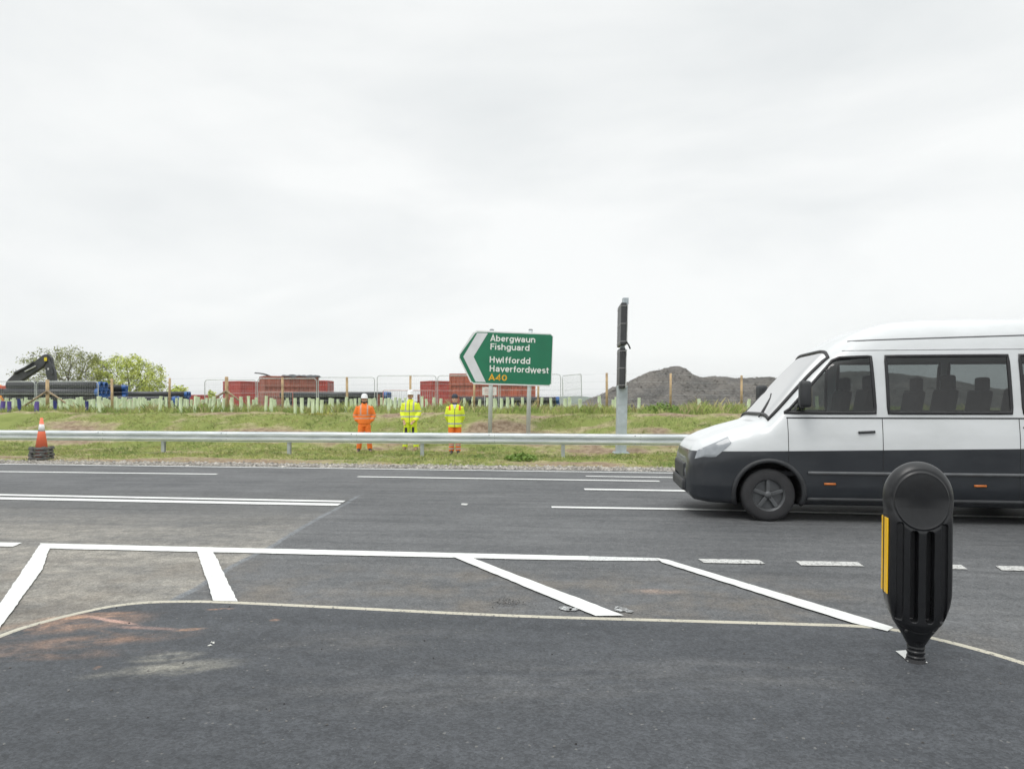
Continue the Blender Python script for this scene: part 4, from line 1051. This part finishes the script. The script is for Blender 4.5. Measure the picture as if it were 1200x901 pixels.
# ------------------------------------------------------------ van
VX0 = at_px(818, 9.0)
van = thing('van', 'white high-roof van with black lower body driving left past the bollard', 'van', (VX0, 9.0 + .98, 0), (0, 0, math.atan(-.12)))
VL = 6.0
def interp(T, s):
    if s <= T[0][0]: return T[0][1]
    for (a, b), (c_, d) in zip(T, T[1:]):
        if s <= c_: return b + (d - b) * sstep(0, 1, (s - a) / (c_ - a)) if False else b + (d - b) * (s - a) / (c_ - a)
    return T[-1][1]
ZT = [(0, .62), (.03, .82), (.08, .95), (.18, 1.05), (.35, 1.13), (.6, 1.215), (.95, 1.31), (1.02, 1.35), (1.2, 1.55), (1.4, 1.79), (1.6, 2.02), (1.78, 2.20), (1.95, 2.33), (2.15, 2.45), (2.4, 2.56), (2.7, 2.63), (3.1, 2.66), (5.6, 2.66), (5.85, 2.62), (5.95, 2.5), (6.0, 2.3)]
Z0 = [(0, .34), (.1, .25), (.3, .22), (5.7, .22), (6.0, .32)]
WS = [(0, .60), (.04, .72), (.1, .80), (.2, .865), (.4, .93), (.8, .985), (1.2, 1.0), (5.7, 1.0), (5.92, .985), (6.0, .955)]
HW = [(.2, .94), (.45, .985), (.95, .99), (1.15, .98), (1.36, .955), (2.2, .875), (2.45, .845), (2.66, .80)]
NEXP = 7.0
def side_w(s, z):
    z0, zt_ = interp(Z0, s), interp(ZT, s); q = max(0, min(1, (z - z0) / (zt_ - z0)))
    lowr = 1 - .06 * max(0, 1 - q * 14) ** 2
    return interp(WS, s) * interp(HW, z) * (1 - q ** NEXP) ** (1 / NEXP) * lowr
ss = sorted(set([0, .01, .025, .045, .07, .1, .14, .18] + [round(.2 + .03 * k, 3) for k in range(193)] + [5.99, 6.0]))
qs = list(np.linspace(0, .90, 62)) + list(1 - (1 - np.linspace(.905, 1, 16)) ** 1.0)[0:0]
ring = []
for a in np.linspace(0, 1, 64): ring.append(('s', a * .93))
NT_ = 26
def ring_pts(s):
    z0, zt_ = interp(Z0, s), interp(ZT, s); pts = []
    wtop = None
    for _, q in ring: z = z0 + (zt_ - z0) * q; pts.append((-side_w(s, z), z))
    w0 = pts[-1][0]; hwz = interp(HW, zt_) * interp(WS, s)
    # roof part: superellipse param across
    q0 = .93; c0 = abs(w0) / (interp(WS, s) * interp(HW, z0 + (zt_ - z0) * q0))
    for k in range(1, NT_ + 1):
        c_ = c0 * (1 - (k / NT_) ** 1.0); q = (1 - c_ ** NEXP) ** (1 / NEXP) if c_ < 1 else q0
        z = z0 + (zt_ - z0) * q; pts.append((-c_ * interp(WS, s) * interp(HW, z), z + (.0)))
    return pts
V, Fc = [], []; nR = None; loc_sz = []
for s in ss:
    half = ring_pts(s); full = half + [(-w, z) for w, z in half[-2::-1]]
    nR = len(full)
    for w, z in full: V.append((s, w, z)); loc_sz.append((s, w, z))
def in_poly(x, y, P):
    c_ = False; n = len(P)
    for i in range(n):
        (x1, y1), (x2, y2) = P[i], P[i - 1]
        if (y1 > y) != (y2 > y) and x < (x2 - x1) * (y - y1) / (y2 - y1) + x1: c_ = not c_
    return c_
win_side = [[(1.23, 1.42), (1.30, 1.47), (1.86, 2.10), (1.95, 2.14), (2.32, 2.15), (2.34, 1.42)],
            [(2.50, 1.42), (2.50, 2.15), (3.96, 2.15), (3.96, 1.42)], [(4.10, 1.42), (4.10, 2.15), (5.55, 2.15), (5.55, 1.42)]]
arches = [(1.02, .36), (4.62, .36)]; AR = .44
def ws_in(s, w, z):   # windscreen
    if not (1.06 < s < 1.82): return False
    zt_ = interp(ZT, s)
    return z > zt_ - .16 and abs(w) < .80 - .10 * (s - 1.06)
for i in range(len(ss) - 1):
    for j in range(nR - 1):
        a, b, c_, d = i * nR + j, i * nR + j + 1, (i + 1) * nR + j + 1, (i + 1) * nR + j
        s = (ss[i] + ss[i + 1]) / 2; w = (V[a][1] + V[c_][1]) / 2; z = (V[a][2] + V[c_][2]) / 2
        if abs(w) > .6 and any(in_poly(s, z, P) for P in win_side): continue
        if abs(w) > .7 and any(math.hypot(s - ax, z - az_) < AR for ax, az_ in arches): continue
        if ws_in(s, w, z): continue
        Fc.append((a, b, c_, d))
Fc.append(tuple(range(nR))); Fc.append(tuple(range((len(ss) - 1) * nR, len(ss) * nR))[::-1])
# underside
for i in range(len(ss) - 1): a = i * nR; Fc.append((a, a + nR, a + 2 * nR - 1, a + nR - 1))
vm = bpy.data.materials.new('two_tone_van_paint'); vm.use_nodes = True; g = NT(vm); tcv = g.n('ShaderNodeTexCoord').outputs['Object']; spv = g.n('ShaderNodeSeparateXYZ'); g.l(tcv, spv.inputs[0])
edge = g.rng(spv.outputs[2], .985, .99, 0, 1, False)
zz_ = g.math('SUBTRACT', spv.outputs[2], g.math('MULTIPLY', g.math('SUBTRACT', spv.outputs[0], 0), .018))
edge = g.rng(zz_, .90, .905, 0, 1, False)
dirtn = g.rng(g.noise(g.mapv(tcv, scl=(.6, 1, 1.4)), 2.0, 6, .6), .35, .7)
wcol = g.mix(g.math('MULTIPLY', dirtn, .5), (.66, .68, .69), (.52, .54, .54)); bcol = g.mix(g.math('MULTIPLY', dirtn, .6), (.012, .015, .020), (.032, .036, .042))
g.l(g.mix(edge, bcol, wcol), g.b.inputs['Base Color']); g.b.inputs['Roughness'].default_value = .32; g.b.inputs['Coat Weight'].default_value = .5; g.b.inputs['Coat Roughness'].default_value = .08
vb = from_lists('body', V, Fc, vm, van, True); vb.modifiers.new('w', 'WELD')
glass = bpy.data.materials.new('tinted_window_glass'); glass.use_nodes = True; g = NT(glass)
tr = g.n('ShaderNodeBsdfTransparent'); tr.inputs[0].default_value = (.42, .45, .45, 1); gl = g.n('ShaderNodeBsdfGlossy'); gl.inputs['Roughness'].default_value = .03
fr = g.n('ShaderNodeFresnel'); fr.inputs[0].default_value = 1.5; mx = g.n('ShaderNodeMixShader'); nzg = g.noise(g.n('ShaderNodeTexCoord').outputs['Object'], 1.2, 3)
g.l(g.math('MULTIPLY_ADD', nzg, .06, fr.outputs[0]), mx.inputs[0]); g.l(tr.outputs[0], mx.inputs[1]); g.l(gl.outputs[0], mx.inputs[2])
g.l(mx.outputs[0], g.t.nodes['Material Output'].inputs['Surface'])
seal = mat('black_window_seal', (.02, .02, .022), .5); vdk = mat('black_van_plastic', (.03, .032, .035), .55, .2, 8)
def side_pt(s, z, sgn, off=0.0): return Vector((s, sgn * (side_w(s, z) + off), z))
def patch(P, sgn, off, nu=10, nv=8):
    """fill quad-like polygon region with a grid following the body side"""
    zmin, zmax = min(p[1] for p in P), max(p[1] for p in P); bm = BM(); rows = []
    for j in range(nv + 1):
        z = zmin + (zmax - zmin) * j / nv; zz2 = min(max(z, zmin + 1e-4), zmax - 1e-4); X = []
        for i in range(len(P)):
            (x1, z1), (x2, z2) = P[i], P[i - 1]
            if (z1 > zz2) != (z2 > zz2): X.append(x1 + (x2 - x1) * (zz2 - z1) / (z2 - z1))
        a, b = min(X), max(X); rows.append([bm.verts.new(side_pt(a + (b - a) * k / nu, z, sgn, off)) for k in range(nu + 1)])
    for j in range(nv):
        for k in range(nu): bm.faces.new((rows[j][k], rows[j][k + 1], rows[j + 1][k + 1], rows[j + 1][k]))
    return bm
def ribbon(P, sgn, wd, off, closed=True, n=10):
    bm = BM(); pts = []
    m_ = len(P)
    for i in range(m_ if closed else m_ - 1):
        a, b = Vector(P[i]), Vector(P[(i + 1) % m_])
        for k in range(n): q = a.lerp(b, k / n); pts.append(side_pt(q.x, q.y, sgn, off))
    if not closed: pts.append(side_pt(P[-1][0], P[-1][1], sgn, off))
    tube(bm, pts, wd, 6, closed=closed)
    return bm
for sgn in (-1, 1):
    for P in win_side:
        o = obj('side_window', patch(P, sgn, .004, 14, 12), glass, van, True)
        obj('window_seal', ribbon(P, sgn, .022, .0), seal, o, True)
    for ax, az_ in arches:
        bm = BM(); pts = []
        for k in range(25):
            a = math.pi * (-.12 + 1.24 * k / 24); s = ax + AR * math.cos(a); z = max(.225, az_ + AR * math.sin(a)); pts.append(side_pt(s, z, sgn, .004))
        tube(bm, pts, .032, 8); obj('wheel_arch', bm, vdk, van, True)
        bm = BM(); rgs = []
        for yy in (.95, .55): rgs.append([bm.verts.new((ax + (AR - .01) * math.cos(math.pi * k / 16 * 1.2 - .3), sgn * yy, az_ + (AR - .01) * math.sin(math.pi * k / 16 * 1.2 - .3))) for k in range(17)])
        for k in range(16): bm.faces.new((rgs[0][k], rgs[0][k + 1], rgs[1][k + 1], rgs[1][k]))
        bm.faces.new(rgs[1]); obj('wheel_well', bm, rub, van)
        # wheel
        bm = BM(); Rw = .345; n = 40; rings = []
        for rr, yy in ((.21, -.11), (.30, -.12), (.335, -.10), (Rw, -.06), (Rw, .06), (.335, .10), (.30, .12), (.21, .11)):
            rings.append([bm.verts.new((ax + rr * math.cos(2 * math.pi * k / n), sgn * .84 + yy, Rw + rr * math.sin(2 * math.pi * k / n))) for k in range(n)])
        for a, b in zip(rings, rings[1:]):
            for k in range(n): bm.faces.new((a[k], a[(k + 1) % n], b[(k + 1) % n], b[k]))
        wh = obj('wheel', bm, rub, van, True)
        bm = BM(); yo = sgn * (.84 + .085)
        rr = []
        for r_, d_ in ((.215, .02), (.19, -.01), (.185, -.05)): rr.append([bm.verts.new((ax + r_ * math.cos(2 * math.pi * k / n), yo + sgn * d_, Rw + r_ * math.sin(2 * math.pi * k / n))) for k in range(n)])
        for a, b in zip(rr, rr[1:]):
            for k in range(n): bm.faces.new((a[k], a[(k + 1) % n], b[(k + 1) % n], b[k]))
        bm.faces.new(rr[-1])
        for k in range(5):
            a = 2 * math.pi * k / 5 + .3; box(bm, (ax + .1 * math.cos(a), yo - sgn * .015, Rw + .1 * math.sin(a)), (.19, .03, .05), Matrix.Rotation(-a, 3, 'Y'), bevel=.008)
        ell(bm, (ax, yo - sgn * .005, Rw), (.05, .025, .05), 14, 8); obj('rim', bm, mat('dark_steel_rim', (.12, .125, .13), .4, metal=.5), wh)
    # mouldings, seams
    def strip(s0, s1, z, r, m, nm, zsl=0): obj(nm, ribbon([(s0, z), (s1, z + zsl)], sgn, r, .0, closed=False, n=30), m, van, True)
    strip(1.50, 4.15, .645, .024, mat('grey_rub_strip', (.10, .105, .11), .45), 'rub_strip')
    strip(5.08, 5.9, .645, .024, vdk, 'rub_strip')
    strip(1.50, 4.15, .30, .03, vdk, 'sill_step')
    obj('roof_gutter', ribbon([(2.1, 2.365), (5.9, 2.45)], sgn, .010, .0, closed=False, n=40), mat('grey_gutter', (.16, .165, .17), .5), van, True)
    obj('window_band_crease', ribbon([(2.0, 2.235), (5.9, 2.235)], sgn, .007, .0, closed=False, n=40), mat('pale_crease', (.45, .46, .47), .4), van, True)
    obj('belt_trim', ribbon([(1.25, 1.355), (5.9, 1.355)], sgn, .010, .0, closed=False, n=40), vdk, van, True)
    for sm_ in (1.7, 2.6, 3.5):
        bm = ribbon([(sm_, .505), (sm_ + .14, .505)], sgn, .016, .004, closed=False, n=2); obj('side_marker', bm, mat('orange_marker', (.55, .16, .03), .3), van, True)
    for s_, zlo in ((1.26, .78), (2.42, .32), (4.04, .32)):
        pts = [(s_, zlo), (s_, 1.36)]; obj('door_seam', ribbon(pts, sgn, .0045, .0, closed=False, n=20), seal, van)
    obj('slide_rail', ribbon([(4.08, 1.24), (5.7, 1.24)], sgn, .010, .0, closed=False, n=20), seal, van)
    obj('fuel_flap', patch([(4.95, 1.0), (4.95, 1.18), (5.15, 1.18), (5.15, 1.0)], sgn, .004, 4, 4), vm, van)
    obj('door_handle', ribbon([(2.12, 1.17), (2.32, 1.18)], sgn, .018, .012, closed=False, n=4), vdk, van, True)
    obj('headlight', patch([(.10, .80), (.14, .92), (.52, 1.10), (.56, 1.02), (.34, .82)], sgn, .008, 10, 8), mat('headlight_lens', (.30, .32, .34), .08), van, True)
    # mirror
    bm = BM(); box(bm, (1.42, sgn * 1.13, 1.66), (.14, .20, .34), Matrix.Rotation(R(sgn * 8), 3, 'Z'), bevel=.045); mo = obj('mirror', bm, vdk, van, True)
    bm = BM(); tube(bm, [(1.45, sgn * .93, 1.48), (1.44, sgn * 1.02, 1.52), (1.43, sgn * 1.1, 1.55)], .022, 8); obj('mirror_arm', bm, vdk, mo)
# windscreen
bm = BM(); rows = []; nu = 16
for i in range(13):
    s = 1.055 + (1.835 - 1.055) * i / 12; hwid = .81 - .10 * (s - 1.06); row = []
    for k in range(nu + 1):
        w = -hwid + 2 * hwid * k / nu; c_ = abs(w) / (interp(WS, s) * interp(HW, interp(ZT, s))); z = interp(Z0, s) + (interp(ZT, s) - interp(Z0, s)) * (1 - min(c_, .999) ** NEXP) ** (1 / NEXP)
        row.append(bm.verts.new((s - .006, w, z + .006)))
    rows.append(row)
for i in range(12):
    for k in range(nu): bm.faces.new((rows[i][k], rows[i][k + 1], rows[i + 1][k + 1], rows[i + 1][k]))
edgep = [r[0].co.copy() for r in rows] + [v.co.copy() for v in rows[-1][1:]] + [r[-1].co.copy() for r in rows[-2::-1]] + [v.co.copy() for v in rows[0][-2:0:-1]]
wsn = obj('windscreen', bm, glass, van, True); bm = BM(); tube(bm, edgep, .026, 6, closed=True); obj('window_seal', bm, seal, wsn, True)
bm = BM(); tube(bm, [(1.0, -.5, 1.36), (1.25, -.1, 1.62), (1.3, .05, 1.68)], .012, 6); obj('wiper', bm, seal, van)
# front: grille, bumper, plate
bm = BM(); box(bm, (.035, 0, .62), (.10, 1.0, .20), bevel=.03); obj('grille', bm, vdk, van)
bm = BM(); box(bm, (.01, 0, .42), (.10, 1.15, .16), bevel=.04); obj('front_bumper', bm, vdk, van)
# interior
itm = mat('dark_interior', (.035, .036, .04), .8)
bm = BM(); box(bm, (3.5, 0, .62), (4.7, 1.7, .06)); obj('cabin_floor', bm, itm, van)
bm = BM(); box(bm, (1.30, 0, 1.2), (.45, 1.66, .34), bevel=.08); obj('dashboard', bm, itm, van)
for s_ in (2.1, 3.1, 4.0, 4.9):
    for w_ in (-.45, .45):
        bm = BM(); box(bm, (s_, w_, .95), (.52, .5, .16), bevel=.05); box(bm, (s_ + .26, w_, 1.35), (.13, .48, .78), Matrix.Rotation(R(10), 3, 'Y'), bevel=.05); box(bm, (s_ + .35, w_, 1.82), (.1, .26, .2), bevel=.04); obj('seat', bm, itm, van, True)
bm = BM(); P = [(1.72 + .18 * .35 * math.cos(a), .42 + .19 * math.sin(a), 1.32 + .18 * math.cos(a)) for a in [k * math.pi / 10 for k in range(20)]]; tube(bm, P, .014, 6, closed=True); tube(bm, [(1.5, .42, 1.22), (1.72, .42, 1.32)], .03, 6); obj('steering_wheel', bm, itm, van)
for sgn in (-1, 1):
    bm = BM(); box(bm, (5.97, sgn * .82, 1.2), (.08, .14, .4), bevel=.02); obj('tail_light', bm, mat('red_lens', (.4, .02, .02), .2), van)

# ------------------------------------------------------------ people
def hivis(name, col, bands=(), braces=None, zbr=(0, 9), zip_=False, dark_shoulder=None, band_col=(.42, .43, .45), patches=()):
    m = bpy.data.materials.new(name); m.use_nodes = True; g = NT(m); v = g.n('ShaderNodeTexCoord').outputs['Object']
    s = g.n('ShaderNodeSeparateXYZ'); g.l(v, s.inputs[0]); X, Y, Z = s.outputs
    c = g.mix(g.rng(g.noise(v, 6, 4), .3, .7), tuple(q * .82 for q in col), col)
    wob = g.math('MULTIPLY_ADD', g.math('SUBTRACT', g.noise(v, 4, 2), .5), .03, Z)
    for z, h in bands: c = g.mix(g.math('COMPARE', wob, z, h), c, band_col)
    if braces:
        f_ = g.math('MULTIPLY', g.math('COMPARE', g.math('ABSOLUTE', X), braces, .022), g.math('MULTIPLY', g.math('GREATER_THAN', Z, zbr[0]), g.math('LESS_THAN', Z, zbr[1]))); c = g.mix(f_, c, band_col)
    if zip_: c = g.mix(g.math('MULTIPLY', g.math('COMPARE', X, 0, .009), g.math('LESS_THAN', Y, 0)), c, (.08, .09, .08))
    for x, z, rx, rz_, pc in patches:
        f_ = g.math('MULTIPLY', g.math('MULTIPLY', g.math('COMPARE', X, x, rx), g.math('COMPARE', Z, z, rz_)), g.math('LESS_THAN', Y, 0.02)); c = g.mix(f_, c, pc)
    g.l(c, g.b.inputs['Base Color']); g.b.inputs['Roughness'].default_value = .75
    bp = g.n('ShaderNodeBump'); bp.inputs['Strength'].default_value = .7; bp.inputs['Distance'].default_value = .025
    g.l(g.noise(g.mapv(v, scl=(1, 1, .6)), 9, 3, .5), bp.inputs['Height']); g.l(bp.outputs[0], g.b.inputs['Normal'])
    return m
skin = mat('skin', (.55, .33, .24), .55, .08, 20); hatw = mat('white_helmet', (.80, .81, .82), .3, .03, 5); boot = mat('black_boot', (.035, .033, .03), .6); tanb = mat('tan_boot', (.25, .17, .10), .7)
beard = mat('dark_hair', (.035, .025, .02), .8); greyw = mat('dark_beanie', (.045, .055, .075), .85, .2, 30)
def person(label, px, ybase, ytop, Y, arms, jm, tm, hat, bootm, feet=.13, jacket_bottom=.86, bearded=False, turn=0, collar=None, shirt=None):
    z0 = CAMH - (ybase - YH) / F * Y; hgt = (ybase - ytop) / F * Y; x = at_px(px, Y); k = hgt / 1.82
    p = thing('person', label, 'person', (x, Y, z0), (0, 0, turn)); p.scale = (k, k, k)
    hips = [(s * .095, 0, .90) for s in (-1, 1)]
    legs = [[(s * .095, 0, .92), (s * (.10 + feet) / 2, -.015, .50), (s * feet, .02, .09)] for s in (-1, 1)]
    # body
    bm = BM()
    loft(bm, [(0, 0, .84, .10, .08), (0, 0, .90, .155, .105), (0, 0, 1.0, .15, .10), (0, 0, 1.1, .135, .095), (0, -.005, 1.25, .16, .11), (0, 0, 1.38, .175, .11), (0, 0, 1.46, .14, .085), (0, 0, 1.50, .07, .06)])
    tube(bm, [(0, 0, 1.46), (0, -.01, 1.60)], [.06, .055], 12)
    loft(bm, [(0, -.035, 1.535, .03, .03), (0, -.03, 1.555, .05, .055), (0, -.02, 1.60, .066, .08), (0, -.01, 1.65, .074, .092), (0, 0, 1.70, .077, .097), (0, .005, 1.745, .07, .088), (0, .005, 1.775, .045, .055), (0, .005, 1.785, .01, .01)], 18)
    tube(bm, [(0, -.095, 1.665), (0, -.118, 1.632), (0, -.10, 1.62)], [.009, .016, .012], 8)
    box(bm, (0, -.098, 1.59), (.045, .012, .012), bevel=.004)
    for s in (-1, 1): ell(bm, (s * .078, .005, 1.645), (.012, .02, .032), 8, 6)
    for li, lg in enumerate(legs):
        s = (-1, 1)[li]; tube(bm, lg, [.085, .055, .04], 12)
        tube(bm, [(s * feet, .03, .05), (s * (feet + .03), -.16, .035)], [.045, .035], 10)
    hands = []
    for ai, A_ in enumerate(arms):
        s = (-1, 1)[ai]; tube(bm, A_, [.055, .045, .038, .03][:len(A_)] if len(A_) == 4 else [.05] * len(A_), 12)
        wv = Vector(A_[-1]); d = (wv - Vector(A_[-2])).normalized(); side = d.cross(Vector((0, 1, 0))); side = side.normalized() if side.length > .1 else Vector((1, 0, 0))
        pm = wv + d * .05; tube(bm, [wv, pm, wv + d * .095], [(.028, .018), (.042, .018), (.040, .015)], 10)
        for q in range(4):
            o_ = side * ((q - 1.5) * .02); L_ = (.07, .082, .076, .058)[q]; c_ = Vector((0, -1, 0)) if A_[-1][1] < 0 else Vector((0, 1, 0))
            b0 = wv + d * .085 + o_; tube(bm, [b0, b0 + d * L_ * .5 + c_ * .006, b0 + d * L_ * .85 + c_ * .028], [.0095, .009, .007], 8)
        inn = side if (side.x * -s) > 0 else -side
        b0 = wv + d * .03 + inn * .026; tube(bm, [b0, b0 + inn * .028 + d * .03, b0 + inn * .03 + d * .06], [.012, .011, .009], 8)
    body = remesh(bm, .007, 'body', skin, p, 1)
    bm = BM()
    for s in (-1, 1): ell(bm, (s * .03, -.091, 1.668), (.012, .008, .008), 8, 6)
    obj('eyes', bm, mat('eye_dark', (.03, .025, .02), .3), body)
    # trousers
    bm = BM(); loft(bm, [(0, 0, .80, .15, .12), (0, 0, .88, .178, .132), (0, 0, .98, .17, .125), (0, 0, 1.06, .155, .115)])
    for li, lg in enumerate(legs):
        s = (-1, 1)[li]; kn = Vector(lg[1]); an = Vector(lg[2])
        tube(bm, [(s * .09, 0, .86), (s * .098, -.005, .72), kn, kn.lerp(an, .5), an + Vector((0, 0, .02))], [.108, .102, .082, .078, .080], 16)
    remesh(bm, .011, 'trousers', tm, p, 3)
    # jacket
    bm = BM(); jb = jacket_bottom
    loft(bm, [(0, 0, jb, .20, .15), (0, 0, jb + .10, .207, .155), (0, -.005, 1.1, .198, .15), (0, -.008, 1.25, .212, .156), (0, 0, 1.38, .222, .148), (0, 0, 1.45, .185, .115), (0, 0, 1.50, .105, .085), (0, 0, 1.53, .082, .078)])
    for ai, A_ in enumerate(arms):
        A2 = [Vector(q) for q in A_]; e = A2[-1]; pr = A2[-2]; A2[-1] = e + (pr - e).normalized() * .015
        tube(bm, [A2[0], A2[0].lerp(A2[1], .5), A2[1], A2[1].lerp(A2[2], .5), A2[2]] + A2[3:], [.095, .090, .082, .075, .064] + [.05] * (len(A2) - 3), 14)
    remesh(bm, .011, 'jacket', jm, p, 3)
    bm = BM()
    for s in (-1, 1): loft(bm, [(s * (feet + .012), -.055, .0, .052, .135), (s * (feet + .012), -.055, .03, .054, .138), (s * (feet + .01), -.05, .06, .05, .12), (s * feet, 0, .11, .052, .07), (s * feet, .015, .17, .058, .065)], 16)
    obj('boots', bm, bootm, p, True)
    if bearded:
        bm = BM(); loft(bm, [(0, -.05, 1.515, .035, .03), (0, -.045, 1.545, .056, .060), (0, -.036, 1.578, .069, .072), (0, -.02, 1.585, .070, .07)], 14); obj('beard', bm, beard, p, True)
    bm = BM()
    if hat == 'helmet':
        n = 28; rr = []
        for z, a, b in ((1.695, .118, .15), (1.70, .108, .13), (1.705, .104, .123), (1.75, .102, .12), (1.80, .088, .104), (1.835, .055, .068), (1.845, .01, .01)): rr.append((0, 0 if z > 1.7 else -.01, z, a, b))
        loft(bm, rr, n); box(bm, (0, 0, 1.838), (.05, .15, .018), bevel=.008); ell(bm, (0, -.13, 1.70), (.08, .05, .01), 14, 6); obj('hard_hat', bm, hatw, p, True)
    else:
        loft(bm, [(0, .005, 1.69, .088, .108), (0, .005, 1.72, .09, .110), (0, .005, 1.77, .086, .104), (0, .01, 1.81, .06, .075), (0, .01, 1.822, .01, .01)], 24); obj('beanie', bm, greyw, p, True)
    if hat == 'helmet':
        bm = BM(); loft(bm, [(0, .035, 1.60, .07, .07), (0, .03, 1.66, .081, .085), (0, .02, 1.705, .083, .095)], 18); obj('hair', bm, beard if bearded else mat('grey_hair', (.3, .28, .25), .8), p, True)
    if collar:
        bm = BM(); loft(bm, [(0, 0, 1.46, .12, .10), (0, 0, 1.50, .098, .092), (0, .0, 1.55, .078, .082), (0, 0, 1.552, .06, .06)], 20); obj('collar', bm, collar, p, True)
    if shirt:
        bm = BM(); prism(bm, [(-.055, -.128, 1.50), (.055, -.128, 1.50), (.0, -.168, 1.36)], (0, .05, 0)); obj('shirt_front', bm, shirt, p)
    return p
OR = (1.0, .23, .03); YL = (.85, .97, .05)
j1 = hivis('orange_jacket', OR, ((1.07, .018), (1.17, .014)), .105, (1.17, 1.6), band_col=(.58, .36, .28)); t1 = hivis('orange_trousers', (1.0, .22, .03), ((.30, .02), (.38, .02)))
j2 = hivis('yellow_coat', YL, ((1.03, .02), (1.2, .02)), .12, (1.2, 1.6), True); t2 = hivis('yellow_trousers', (.80, .96, .05), ((.22, .025), (.32, .02)), patches=((-.12, .60, .045, .10, (.04, .04, .04)), (.10, .61, .04, .11, (.04, .04, .04))))
j3 = hivis('yellow_vest_jacket', YL, ((.93, .022), (1.18, .022)), None, (0, 9), True, patches=((-.15, 1.40, .03, .07, (.75, .12, .03)), (.15, 1.40, .03, .07, (.75, .12, .03)))); t3 = hivis('orange_trousers_wide', (1.0, .22, .03), ((.18, .022), (.28, .02)))
person('bearded worker in orange high-visibility jacket and trousers, white helmet, hands in pockets', 427, 530, 462, 21.4,
    [[(-.17, 0, 1.42), (-.285, .03, 1.15), (-.235, -.02, 1.02), (-.165, -.015, .97)], [(.17, 0, 1.42), (.285, .03, 1.15), (.235, -.02, 1.02), (.165, -.015, .97)]], j1, t1, 'helmet', boot, .17, .90, True, R(8), collar=hivis('orange_collar', OR))
person('worker in yellow high-visibility coat and trousers with white helmet, hands low in front', 481, 528, 457.5, 21.9,
    [[(-.175, 0, 1.42), (-.25, .02, 1.16), (-.21, -.07, .97), (-.19, -.09, .92)], [(.175, 0, 1.42), (.26, .02, 1.15), (.20, -.10, .95), (.15, -.14, .90)]], j2, t2, 'helmet', tanb, .17, .84, False, R(-4), collar=hivis('yellow_collar', YL))
person('worker in yellow high-visibility vest, orange trousers and dark beanie, hands behind back', 533, 532.5, 461.5, 20.6,
    [[(-.165, 0, 1.42), (-.235, .05, 1.15), (-.17, .13, .98), (-.08, .17, .93)], [(.165, 0, 1.42), (.235, .05, 1.15), (.17, .13, .98), (.08, .17, .93)]], j3, t3, 'beanie', boot, .10, .82, False, R(3), collar=mat('dark_collar', (.03, .035, .05), .8), shirt=mat('white_shirt', (.7, .7, .72), .7))

# ------------------------------------------------------------ thin air haze
bm = BM(); box(bm, (0, 1500, 22), (16000, 17000, 55)); hz_ = bpy.data.materials.new('air'); hz_.use_nodes = True; t_ = hz_.node_tree; t_.nodes.remove(t_.nodes['Principled BSDF'])
pv = t_.nodes.new('ShaderNodeVolumePrincipled'); pv.inputs['Color'].default_value = (.93, .95, .97, 1); pv.inputs['Density'].default_value = 0.00012; t_.links.new(pv.outputs[0], t_.nodes['Material Output'].inputs['Volume'])
props(obj('haze', bm, hz_), kind='stuff')
